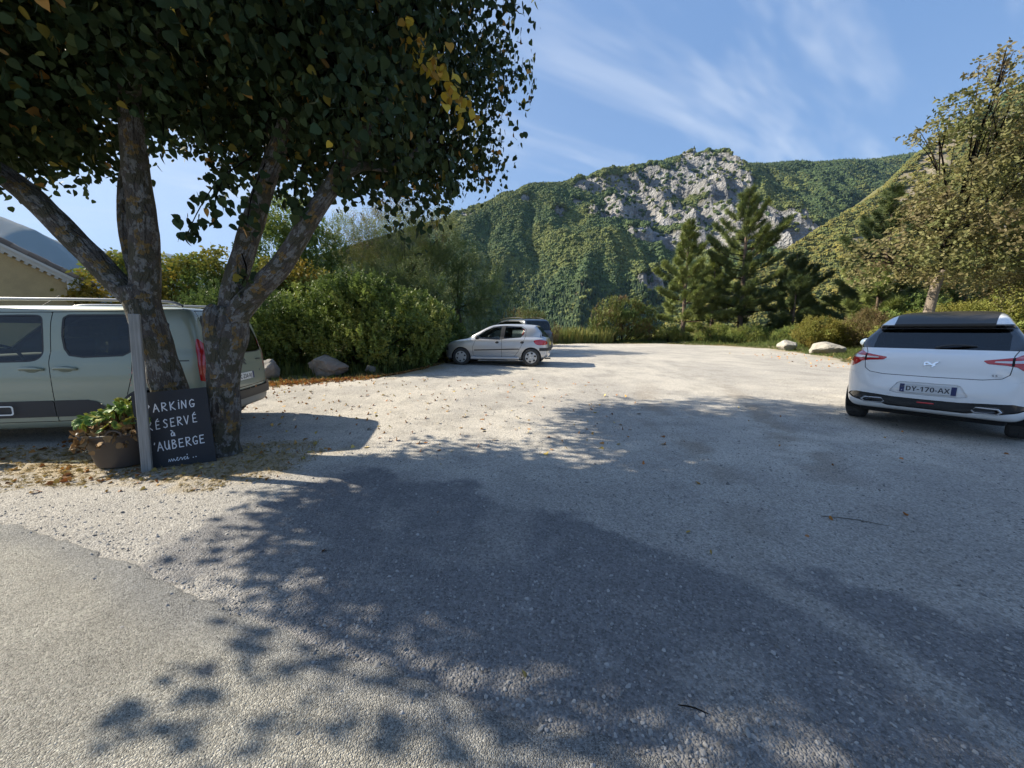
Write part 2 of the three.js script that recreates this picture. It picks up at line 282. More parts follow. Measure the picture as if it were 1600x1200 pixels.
const TARMAC = [[-1.75, 4.05], [-0.43, 3.58], [0.63, 2.78], [1.5, 2.28], [1.97, 2.17], [2.3, 1.93], [2.6, 1.7], [4.5, 0.6], [4.5, -0.4], [0.4, 0.9], [-1.3, 1.55], [-2.2, 2.0], [-2.45, 2.55], [-2.1, 3.2], [-1.95, 3.8]];
const DUST = [[1.0, 2.62], [1.2, 2.45], [1.55, 2.1], [1.72, 1.8], [1.8, 1.47], [1.85, 1.1], [2.0, 0.7]];
const LITTER = [[-12, 3.6], [-6.4, 3.75], [-4.4, 3.45], [-2.9, 3.45], [-2.35, 4.0], [-2.2, 4.7], [-3.0, 5.1], [-6, 5.0], [-12, 4.6]];
function lotColour(x, d, c) {
  const n1 = fbm(x * 0.5, d * 0.5, 5, 4), n2 = fbm(x * 2.1, d * 2.1, 9, 4), n3 = fbm(x * 9, d * 9, 2, 3);
  const pale = [0.50, 0.465, 0.405], grit = [0.40, 0.375, 0.335], tar = [0.17, 0.167, 0.167], straw = [0.36, 0.285, 0.17], dusty = [0.285, 0.272, 0.25];
  let k = sstep(0.38, 0.64, n1 * 0.55 + n2 * 0.45), k2 = sstep(0.5, 0.72, fbm(x * 3.7 + 8, d * 3.7, 21, 4)); for (let i = 0; i < 3; i++) c[i] = mix(pale[i], grit[i], k) * (1 - 0.16 * k2 + 0.12 * (n3 - 0.5));
  // wheel tracks where the stones are worn to dust, and darker grit beside them
  const tr = Math.abs((x - 2.2) - (d - 4) * 0.2 + (n1 - 0.5) * 0.8), tr2 = Math.abs(x - 3.4 - (d - 4) * 0.35 + (n1 - 0.5) * 0.8);
  const track = Math.max(sstep(0.35, 0.05, tr), sstep(0.4, 0.05, tr2)) * sstep(11, 6, d) * sstep(0.3, 0.55, n2); for (let i = 0; i < 3; i++) c[i] = mix(c[i], [0.29, 0.245, 0.19][i], track * 0.75);
  // the mixed zone near the road: grit pressed into old tar
  const mixed = sstep(5.0, 2.9, d + (n1 - 0.5) * 2.4) * sstep(-7, -3, x); for (let i = 0; i < 3; i++) c[i] = mix(c[i], dusty[i], mixed * (0.6 + 0.3 * n2));
  // new tarmac, broken at its margin
  const td = polyDist(TARMAC, x, d) + (n2 - 0.5) * 0.5 + (n3 - 0.5) * 0.32 + (n1 - 0.5) * 0.3;
  let t = sstep(0.07, -0.09, td) * (1 - 0.45 * sstep(0.52, 0.72, n2) - 0.2 * sstep(0.5, 0.7, n3));
  let dl = 9; for (let i = 0; i < DUST.length - 1; i++) { const [ax, ad] = DUST[i], [bx, bd] = DUST[i + 1], ex = bx - ax, ed = bd - ad, q = clamp(((x - ax) * ex + (d - ad) * ed) / (ex * ex + ed * ed)); dl = Math.min(dl, Math.hypot(x - ax - ex * q, d - ad - ed * q)); }
  t *= 1 - 0.85 * sstep(0.14, 0.03, dl + (n3 - 0.5) * 0.14 + (n2 - 0.5) * 0.1);
  for (let i = 0; i < 3; i++) c[i] = mix(c[i], tar[i], clamp(t));
  // dry grass and leaf crumbs under the trees
  const ld = polyDist(LITTER, x, d) + (n1 - 0.5) * 0.9 + (n3 - 0.5) * 0.5; const l = sstep(0.15, -0.3, ld) * (0.45 + 0.55 * sstep(0.35, 0.6, n2)); for (let i = 0; i < 3; i++) c[i] = mix(c[i], straw[i], l * 0.9);
  const gap = lotGap(x, d) + (n2 - 0.5) * 1.2 + (n1 - 0.5); const e = sstep(-0.7, -0.1, gap); for (let i = 0; i < 3; i++) c[i] = mix(c[i], straw[i], e * 0.75);
}
const microH = (x, d) => (fbm(x * 0.6, d * 0.6, 4, 3) - 0.5) * 0.05 + (fbm(x * 5, d * 5, 6, 2) - 0.5) * 0.008;
{
  const xs = steps(-40, 2, -14, 0.3, -6, 0.045, 6, 0.25, 20, 2, 40), ds = steps(-14, 1, 0.8, 0.045, 7, 0.12, 12, 0.3, 29);
  const g = heightSheet(xs, ds, (x, d) => lotH(d) + microH(x, d), (x, d, h, c) => lotColour(x, d, c), 4.1);
  // keep the cells inside the outline
  const id = g.index.array, p = g.attributes.position, keep = []; for (let i = 0; i < id.length; i += 3) { let cx = 0, cd = 0; for (let k = 0; k < 3; k++) { cx += p.getX(id[i + k]) / 3; cd -= p.getZ(id[i + k]) / 3; } if (cd < 8.5 || lotGap(cx, cd) + (fbm(cx * 1.3, cd * 1.3, 3, 3) - 0.5) * 0.9 < 0) keep.push(id[i], id[i + 1], id[i + 2]); }
  g.setIndex(keep); g.computeVertexNormals();
  put(new THREE.Mesh(g, std([1.32, 1.32, 1.32], 0.95, { vertexColors: true, map: gravelTex.map, bumpMap: gravelTex.bump, bumpScale: 0.009 })), 'gravel_ground', { kind: 'structure' });
}
// the old chip-sealed road: its broken edge runs across the foreground
const ROAD_EDGE = [[-40, 17.2], [-8, 4.3], [-4.11, 2.9], [-2.98, 2.53], [-1.68, 1.95], [-0.71, 1.57], [0.24, 1.26], [0.7, 1.08], [2.0, 0.55], [6, -1.1], [40, -15]];
const roadEdge = (x) => { for (let i = 0; i < ROAD_EDGE.length - 1; i++) if (x <= ROAD_EDGE[i + 1][0]) { const [a, b] = ROAD_EDGE[i], [c, e] = ROAD_EDGE[i + 1]; return mix(b, e, (x - a) / (c - a)); } return -15; };
{
  const P = [], U = [], C = [], I = [], xs = steps(-40, 1, -8, 0.15, -5, 0.025, 1.5, 0.2, 8, 2, 40), offs = [0, 0.012, 0.03, 0.06, 0.1, 0.15, 0.22, 0.3, 0.4, 0.5, 0.62, 0.75, 0.9, 1.05, 1.2, 1.4, 1.6, 2, 2.5, 3, 4, 6, 8];
  xs.forEach((x, i) => offs.forEach((o, j) => {
    const e = roadEdge(x) + (fbm(x * 2.2, 0.5, 3, 4) - 0.5) * 0.16 + (fbm(x * 11, 0.5, 8, 3) - 0.5) * 0.07, d = e - o;
    P.push(x, lotH(Math.max(0, d)) * 0 + microH(x, d) + (j === 0 ? -0.01 : 0.008 * sstep(0, 0.06, o) + 0.004), -d); U.push(x / 2.1, d / 2.1);
    const n = fbm(x * 1.6, d * 1.6, 7, 4), m = fbm(x * 8, d * 8, 3, 3), t = 0.8 + 0.35 * (n - 0.5) + 0.3 * (m - 0.5), fresh = sstep(0.34, 0.06, o + (n - 0.5) * 0.25);
    C.push(mix(0.37, 0.29, fresh) * t, mix(0.355, 0.29, fresh) * t, mix(0.31, 0.28, fresh) * t);
    if (i < xs.length - 1 && j < offs.length - 1) { const q = i * offs.length + j, w = offs.length; I.push(q, q + 1, q + w, q + 1, q + w + 1, q + w); }
  }));
  const g = geoOf(P, null, I, U, C), nn = g.attributes.normal; for (let i = 0; i < nn.count; i++) if (nn.getY(i) < 0) nn.setXYZ(i, -nn.getX(i), -nn.getY(i), -nn.getZ(i));
  put(new THREE.Mesh(g, std([1.32, 1.32, 1.32], 0.92, { vertexColors: true, map: sealTex.map, bumpMap: sealTex.bump, bumpScale: 0.011 })), 'asphalt_road', { kind: 'structure' });
}
// loose stones lying on the surface
{
  const R = rng(5), geo = lumpGeo(1.7, 1, 0.35, 0.6); geo.computeVertexNormals(); const L = [];
  for (let i = 0; i < 26000; i++) {
    const d = 0.95 + Math.pow(R(), 1.7) * 8, x = (R() - 0.5) * 2 * (1.4 * d + 0.3); if (x < -12 || x > 12) continue;
    const onRoad = d < roadEdge(x) - 0.03; if (onRoad && R() > 0.012 + 0.4 * sstep(0.25, 0.0, roadEdge(x) - d)) continue;
    const near = roadEdge(x) - d > -0.18 && !onRoad, s = (near ? 0.003 + 0.006 * R() * R() : 0.0022 + 0.006 * Math.pow(R(), 4)) * (R() < 0.012 ? 1.8 : 1), t = 0.12 + 0.22 * R();
    L.push({ m: trs(x, lotH(d) + microH(x, d) + (onRoad ? 0.011 : 0) + s * 0.2, -d, s * (1 + R()), s, s * (1 + R() * 0.6), R(), R() * 6.3, R()), c: [t, t * 0.97, t * 0.92] });
  }
  scatterCopies('loose_gravel', geo, std([1, 1, 1], 0.9), L, null, {});
}
// ---------------------------------------------------------------- vehicle bodies: distance fields from side, plan and section outlines, meshed and cut into panels
function splinePoly(pts, per = 8) { // closed smooth outline; a point with a third entry 1 is a corner
  const out = [], n = pts.length;
  for (let i = 0; i < n; i++) {
    const p0 = pts[(i + n - 1) % n], p1 = pts[i], p2 = pts[(i + 1) % n], p3 = pts[(i + 2) % n];
    const m1 = p1[2] ? [p2[0] - p1[0], p2[1] - p1[1]] : [(p2[0] - p0[0]) / 2, (p2[1] - p0[1]) / 2], m2 = p2[2] ? [p2[0] - p1[0], p2[1] - p1[1]] : [(p3[0] - p1[0]) / 2, (p3[1] - p1[1]) / 2];
    const L = Math.hypot(p2[0] - p1[0], p2[1] - p1[1]), lim = (m) => { const l = Math.hypot(m[0], m[1]); return l > L * 1.3 ? [m[0] * L * 1.3 / l, m[1] * L * 1.3 / l] : m; }, a = lim(m1), b = lim(m2);
    for (let k = 0; k < per; k++) { const t = k / per, t2 = t * t, t3 = t2 * t; out.push([0, 1].map((c) => (2 * t3 - 3 * t2 + 1) * p1[c] + (t3 - 2 * t2 + t) * a[c] + (-2 * t3 + 3 * t2) * p2[c] + (t3 - t2) * b[c])); }
  }
  return out;
}
function table2(poly, x0, x1, y0, y1, st = 0.012) { // tabulated signed distance, bilinear
  const nx = Math.ceil((x1 - x0) / st) + 1, ny = Math.ceil((y1 - y0) / st) + 1, T = new Float32Array(nx * ny);
  for (let j = 0; j < ny; j++) for (let i = 0; i < nx; i++) T[j * nx + i] = polyDist(poly, x0 + i * st, y0 + j * st);
  return (x, y) => { const u = clamp((x - x0) / st, 0, nx - 1.001), v = clamp((y - y0) / st, 0, ny - 1.001), i = Math.floor(u), j = Math.floor(v), a = u - i, b = v - j, o = j * nx + i; return (T[o] * (1 - a) + T[o + 1] * a) * (1 - b) + (T[o + nx] * (1 - a) + T[o + nx + 1] * a) * b; };
}
const mirrorHalf = (h) => [...h, ...h.slice().reverse().filter((p) => p[1] > 1e-6).map(([a, b, c]) => [a, -b, c])];
const smax = (a, b, k) => { const h = Math.max(0, k - Math.abs(a - b)) / k; return Math.max(a, b) + h * h * k * 0.25; };
const smin = (a, b, k) => -smax(-a, -b, k);
function carField(s) {
  const L = s.len / 2 + 0.1, S = table2(splinePoly(s.side), -L, L, 0, 2.1), PL = table2(splinePoly(mirrorHalf(s.planL)), -L, L, -1.1, 1.1), PU = table2(splinePoly(mirrorHalf(s.planU)), -L, L, -1.1, 1.1);
  const sec = (h) => { const t = table2(splinePoly(mirrorHalf(h.map(([z, y, c]) => [y, z, c]))), 0, 2.1, -1.1, 1.1); return (y, z) => t(y, z); };
  const QL = sec(s.sectL), QU = sec(s.sectU), k = s.k ?? 0.09, ku = s.ku ?? 0.07;
  return (x, y, z) => { const sd = S(x, y); const lo = smax(smax(sd, PL(x, z), k), QL(y, z), k), up = smax(smax(sd, PU(x, z), ku), QU(y, z), ku); return smin(lo, up, s.kj ?? 0.03); };
}
function meshField(F, lo, hi, st) { // surface nets, then vertices drawn onto the surface
  const nx = Math.ceil((hi[0] - lo[0]) / st) + 1, ny = Math.ceil((hi[1] - lo[1]) / st) + 1, nz = Math.ceil((hi[2] - lo[2]) / st) + 1, D = new Float32Array(nx * ny * nz), id = new Int32Array(nx * ny * nz).fill(-1);
  const at = (i, j, k) => (k * ny + j) * nx + i;
  for (let k = 0; k < nz; k++) for (let j = 0; j < ny; j++) for (let i = 0; i < nx; i++) D[at(i, j, k)] = F(lo[0] + i * st, lo[1] + j * st, lo[2] + k * st);
  const P = [];
  for (let k = 0; k < nz - 1; k++) for (let j = 0; j < ny - 1; j++) for (let i = 0; i < nx - 1; i++) {
    let n = 0, sx = 0, sy = 0, sz = 0; const c = [];
    for (let q = 0; q < 8; q++) c.push(D[at(i + (q & 1), j + ((q >> 1) & 1), k + (q >> 2))]);
    let neg = 0; for (const v of c) neg += v < 0; if (neg === 0 || neg === 8) continue;
    for (const [a, b] of EDGES) if ((c[a] < 0) !== (c[b] < 0)) { const t = c[a] / (c[a] - c[b]); sx += (a & 1) + ((b & 1) - (a & 1)) * t; sy += ((a >> 1) & 1) + (((b >> 1) & 1) - ((a >> 1) & 1)) * t; sz += (a >> 2) + ((b >> 2) - (a >> 2)) * t; n++; }
    id[at(i, j, k)] = P.length / 3; P.push(lo[0] + (i + sx / n) * st, lo[1] + (j + sy / n) * st, lo[2] + (k + sz / n) * st);
  }
  const N = new Float32Array(P.length), e = 0.012;
  for (let i = 0; i < P.length; i += 3) {
    for (let it = 0; it < 3; it++) {
      const [x, y, z] = [P[i], P[i + 1], P[i + 2]], f = F(x, y, z), gx = F(x + e, y, z) - F(x - e, y, z), gy = F(x, y + e, z) - F(x, y - e, z), gz = F(x, y, z + e) - F(x, y, z - e), l = Math.hypot(gx, gy, gz) || 1;
      if (it < 2) { const m = clamp(f, -st, st) * Math.min(1, (l / (2 * e)) ? 1 / (l / (2 * e)) : 1); P[i] -= gx / l * m; P[i + 1] -= gy / l * m; P[i + 2] -= gz / l * m; } else { N[i] = gx / l; N[i + 1] = gy / l; N[i + 2] = gz / l; }
    }
  }
  const p = [], n = []; const tri = (a, b, c) => { for (const v of [a, b, c]) { p.push(P[v * 3], P[v * 3 + 1], P[v * 3 + 2]); n.push(N[v * 3], N[v * 3 + 1], N[v * 3 + 2]); } };
  const quad = (a, b, c, d, flip) => { if (a < 0 || b < 0 || c < 0 || d < 0) return; if (flip) { tri(a, c, b); tri(a, d, c); } else { tri(a, b, c); tri(a, c, d); } };
  for (let k = 1; k < nz - 1; k++) for (let j = 1; j < ny - 1; j++) for (let i = 1; i < nx - 1; i++) {
    const v = D[at(i, j, k)] < 0;
    if (v !== D[at(i + 1, j, k)] < 0) quad(id[at(i, j - 1, k - 1)], id[at(i, j, k - 1)], id[at(i, j, k)], id[at(i, j - 1, k)], !v);
    if (v !== D[at(i, j + 1, k)] < 0) quad(id[at(i - 1, j, k - 1)], id[at(i - 1, j, k)], id[at(i, j, k)], id[at(i, j, k - 1)], !v);
    if (v !== D[at(i, j, k + 1)] < 0) quad(id[at(i - 1, j - 1, k)], id[at(i, j - 1, k)], id[at(i, j, k)], id[at(i - 1, j, k)], !v);
  }
  return { p, n };
}
const EDGES = [[0, 1], [2, 3], [4, 5], [6, 7], [0, 2], [1, 3], [4, 6], [5, 7], [0, 4], [1, 5], [2, 6], [3, 7]];
function clipSoup(s, f) { // [inside f<0, outside]
  const A = { p: [], n: [] }, B = { p: [], n: [] }, P = s.p, N = s.n;
  const push = (o, v) => { o.p.push(v[0], v[1], v[2]); o.n.push(v[3], v[4], v[5]); };
  for (let i = 0; i < P.length; i += 9) {
    const v = [0, 3, 6].map((k) => [P[i + k], P[i + k + 1], P[i + k + 2], N[i + k], N[i + k + 1], N[i + k + 2]]), d = v.map((q) => f(q[0], q[1], q[2]));
    const neg = (d[0] < 0) + (d[1] < 0) + (d[2] < 0);
    if (neg === 0 || neg === 3) { const o = neg ? A : B; v.forEach((q) => push(o, q)); continue; }
    const ia = []; const ib = [];
    for (let k = 0; k < 3; k++) {
      const l = (k + 1) % 3; (d[k] < 0 ? ia : ib).push(v[k]);
      if ((d[k] < 0) !== (d[l] < 0)) {
        let t = d[k] / (d[k] - d[l]), lo = 0, hi = 1; const at = (q) => v[k].map((c, m) => c + (v[l][m] - c) * q);
        for (let it = 0; it < 5; it++) { const w = at(t), e = f(w[0], w[1], w[2]); if ((e < 0) === (d[k] < 0)) lo = t; else hi = t; t = (lo + hi) / 2; }
        const w = at(t); ia.push(w); ib.push(w);
      }
    }
    for (const [o, q] of [[A, ia], [B, ib]]) for (let k = 1; k < q.length - 1; k++) { push(o, q[0]); push(o, q[k]); push(o, q[k + 1]); }
  }
  return [A, B];
}
function soupGeo(s, off = 0, flip = false) {
  const p = new Float32Array(s.p.length), n = new Float32Array(s.n.length);
  for (let i = 0; i < p.length; i++) { p[i] = s.p[i] + s.n[i] * off; n[i] = flip ? -s.n[i] : s.n[i]; }
  if (flip) for (let i = 0; i < p.length; i += 9) for (let c = 0; c < 3; c++) { let t = p[i + 3 + c]; p[i + 3 + c] = p[i + 6 + c]; p[i + 6 + c] = t; t = n[i + 3 + c]; n[i + 3 + c] = n[i + 6 + c]; n[i + 6 + c] = t; }
  const uv = new Float32Array(p.length / 3 * 2); for (let i = 0; i < p.length / 3; i++) { uv[i * 2] = p[i * 3] + p[i * 3 + 2] * 0.3; uv[i * 2 + 1] = p[i * 3 + 1]; }
  const g = geoOf(p, n, null, uv); return g;
}
// outline distance for a cut; corners stay crisp unless smooth
const outline = (pts, smooth) => { const q = smooth ? splinePoly(pts, 6) : pts; return (a, b) => polyDist(q, a, b); };
const outlineH = (pts) => outline(pts.map(([a, b]) => [a === 0 ? -0.6 : a, b])); // half outline, mirrored about the centre line
const glassMat = (c) => phys(c, 0.02, { transmission: 1, thickness: 0, ior: 1.5 });
const rubber = std([0.022, 0.022, 0.023], 0.85), trimBlack = std([0.025, 0.026, 0.028], 0.55), gapBlack = std([0.01, 0.01, 0.01], 0.9), glossBlack = phys([0.012, 0.012, 0.013], 0.12, { clearcoat: 1 });
const chrome = std([0.75, 0.75, 0.76], 0.12, { metalness: 1 }), cabinGrey = std([0.035, 0.035, 0.037], 0.9), redLens = phys([0.42, 0.012, 0.014], 0.12, { clearcoat: 1, clearcoatRoughness: 0.03 }), clearLens = phys([0.62, 0.6, 0.58], 0.15, { clearcoat: 1, metalness: 0.4 });
const dustTyre = std([0.05, 0.048, 0.045], 0.95);
function lathe(pts, seg = 40) { return new THREE.LatheGeometry(pts.map((p) => new THREE.Vector2(p[0], p[1])), seg).rotateX(Math.PI / 2); } // axis along z
function wheel(parent, x, z, r, rimMat, style) {
  const w = new THREE.Group(); w.name = 'wheel'; w.position.set(x, r, z); if (z < 0) w.rotation.y = Math.PI; parent.add(w);
  const hw = style.width / 2, ri = style.rim;
  part('tyre', lathe([[ri, -hw * 0.9], [ri + 0.02, -hw], [r - 0.04, -hw], [r - 0.012, -hw * 0.88], [r, -hw * 0.7], [r, hw * 0.7], [r - 0.012, hw * 0.88], [r - 0.04, hw], [ri + 0.02, hw], [ri, hw * 0.9]], 44), dustTyre, w);
  // tread blocks
  const blocks = []; for (let k = 0; k < 48; k++) for (const q of [-1, 1]) { const b = new THREE.BoxGeometry(2 * Math.PI * r / 48 * 0.62, 0.012, hw * 0.62); b.translate(0, r + 0.001, q * hw * 0.36); b.rotateZ(k / 48 * Math.PI * 2 + q * 0.03); blocks.push(b); }
  part('tread', mergeGeometries(blocks), dustTyre, w);
  const sh = new THREE.Shape(); sh.absarc(0, 0, ri + 0.004, 0, Math.PI * 2); const n = style.spokes;
  for (let k = 0; k < n; k++) { const a = k / n * 6.2832, h = new THREE.Path(), pt = (rr, an) => [Math.cos(a + an) * rr, Math.sin(a + an) * rr], q = style.holes.map(([rr, an]) => pt(rr * ri, an)); h.moveTo(...q[0]); for (let i = 1; i < q.length; i++) h.lineTo(...q[i]); h.closePath(); sh.holes.push(h); }
  const fg = new THREE.ExtrudeGeometry(sh, { depth: 0.02, bevelEnabled: true, bevelSize: 0.006, bevelThickness: 0.006, bevelSegments: 2, curveSegments: 40 }); fg.translate(0, 0, hw - 0.035); 
  const pp = fg.attributes.position; for (let i = 0; i < pp.count; i++) { const rr = Math.hypot(pp.getX(i), pp.getY(i)) / ri; pp.setZ(i, pp.getZ(i) + style.dish * (1 - rr * rr)); } fg.computeVertexNormals();
  const rim = part('rim', fg, rimMat, w);
  part('hub', lathe([[0, hw - 0.012 + style.dish], [ri * 0.17, hw - 0.014 + style.dish], [ri * 0.19, hw - 0.03 + style.dish]], 20), rimMat, w);
  part('brake_disc', lathe([[0, hw * 0.2], [ri * 0.98, hw * 0.2], [ri * 0.98, -hw * 0.8]], 24), std([0.03, 0.03, 0.03], 0.6), w);
  return w;
}
function seatPart(parent, x, z, h, mat) {
  const s = new THREE.Group(); s.name = 'seat'; s.position.set(x, h, z); parent.add(s);
  part('cushion', new RoundedBoxGeometry(0.5, 0.16, 0.5, 3, 0.06), mat, s);
  const b = part('backrest', new RoundedBoxGeometry(0.14, 0.62, 0.48, 3, 0.06), mat, s); b.position.set(-0.27, 0.34, 0); b.rotation.z = 0.22;
  const k = part('headrest', new RoundedBoxGeometry(0.1, 0.18, 0.26, 3, 0.045), mat, s); k.position.set(-0.37, 0.75, 0); k.rotation.z = 0.15;
}
// a car under construction: root group and what is left of its skin
function Car(spec, tags, name, x, y, d, turn) {
  const root = group(name, tags, x, y, -d, turn), F = carField(spec);
  let skin = meshField(F, [-spec.len / 2 - 0.06, 0.1, -spec.wid / 2 - 0.06], [spec.len / 2 + 0.06, spec.hgt + 0.08, spec.wid / 2 + 0.06], spec.cell ?? 0.024);
  const api = {
    root, F, get skin() { return skin; },
    drop(f) { skin = clipSoup(skin, f)[1]; },
    take(f) { const [a, b] = clipSoup(skin, f); skin = b; return a; },
    cut(pname, f, mat, { parent = root, off = 0, label } = {}) { const a = api.take(f); if (!a.p.length) { console.log('empty cut', name, pname); return null; } return part(pname, soupGeo(a, off), mat, parent, label); },
    seams: { p: [], n: [] },
    seam(f, w = 0.0045) { const [a, out] = clipSoup(skin, (x, y, z) => f(x, y, z) - w), [inn, strip] = clipSoup(a, (x, y, z) => f(x, y, z) + w); for (const v of strip.p) api.seams.p.push(v); for (const v of strip.n) api.seams.n.push(v); for (const v of inn.p) out.p.push(v); for (const v of inn.n) out.n.push(v); skin = out; },
    // where the skin is met going along an axis towards the car
    hit(o, dir) { let t = 0; for (let i = 0; i < 200; i++) { const q = F(o[0] + dir[0] * t, o[1] + dir[1] * t, o[2] + dir[2] * t); if (q < 0.0005) break; t += Math.max(q * 0.7, 0.0005); } return [o[0] + dir[0] * t, o[1] + dir[1] * t, o[2] + dir[2] * t]; },
    finish(paint, lining, liningMat = cabinGrey) { part('body', soupGeo(skin), paint, root); if (api.seams.p.length) part('panel_gap', soupGeo(api.seams, -0.007), gapBlack, root).userData.kind = 'stuff'; if (lining) part('cabin_lining', soupGeo(clipSoup(skin, (x, y, z) => -(y - 0.3))[0], -0.018, true), liningMat, root); },
  };
  for (const [wx] of spec.axles) { api.drop((x, y, z) => Math.max(Math.hypot(x - wx, y - spec.wr) - spec.arch, spec.wid / 2 - 0.34 - Math.abs(z))); for (const q of [-1, 1]) { const g = new THREE.CylinderGeometry(spec.arch - 0.003, spec.arch - 0.003, 0.3, 30, 1, true).rotateX(Math.PI / 2); g.translate(wx, spec.wr, q * (spec.wid / 2 - 0.2)); const p = g.attributes.position; for (let i = 0; i < p.count; i++) if (p.getY(i) < 0.2) p.setY(i, 0.2); const c = new THREE.CircleGeometry(spec.arch, 24); c.translate(wx, spec.wr, q * (spec.wid / 2 - 0.35)); for (let i = 0; i < c.attributes.position.count; i++) if (c.attributes.position.getY(i) < 0.2) c.attributes.position.setY(i, 0.2); part('wheel_well', mergeGeometries([g, c]), gapBlack, root); } }
  return api;
}
const onSide = (sg, f, zmin = 0.3) => (x, y, z) => Math.max(f(x, y), zmin - sg * z);
const onRear = (f, xmax) => (x, y, z) => Math.max(f(Math.abs(z), y), x - xmax);
function plateTexture(text, w, h, bg, fg, rightBand) {
  const c = document.createElement('canvas'); c.width = 520; c.height = 110; const g = c.getContext('2d');
  g.fillStyle = bg; g.fillRect(0, 0, 520, 110); g.fillStyle = '#1d2c66'; g.fillRect(0, 0, 46, 110); if (rightBand) g.fillRect(474, 0, 46, 110);
  g.fillStyle = fg; g.font = 'bold 88px sans-serif'; g.textAlign = 'center'; g.textBaseline = 'middle'; g.save(); g.translate(260, 58); g.scale(Math.min(1, 410 / g.measureText(text).width), 1); g.fillText(text, 0, 0); g.restore();
  g.fillStyle = '#e8e8e8'; g.font = 'bold 26px sans-serif'; g.fillText('F', 23, 88); g.strokeStyle = '#d8c040'; g.setLineDash([3, 5]); g.lineWidth = 4; g.beginPath(); g.arc(23, 34, 13, 0, 7); g.stroke();
  const t = new THREE.CanvasTexture(c); t.colorSpace = THREE.SRGBColorSpace; return t;
}
function textTexture(text, color, bg, w, h, font) { const c = document.createElement('canvas'); c.width = w; c.height = h; const g = c.getContext('2d'); g.fillStyle = bg; g.fillRect(0, 0, w, h); g.fillStyle = color; g.font = font; g.textAlign = 'center'; g.textBaseline = 'middle'; g.fillText(text, w / 2, h / 2); const t = new THREE.CanvasTexture(c); t.colorSpace = THREE.SRGBColorSpace; return t; }
const bar = (pts, r, seg = 6) => new THREE.TubeGeometry(new THREE.CatmullRomCurve3(pts.map((p) => V(...p))), pts.length * 5, r, seg);
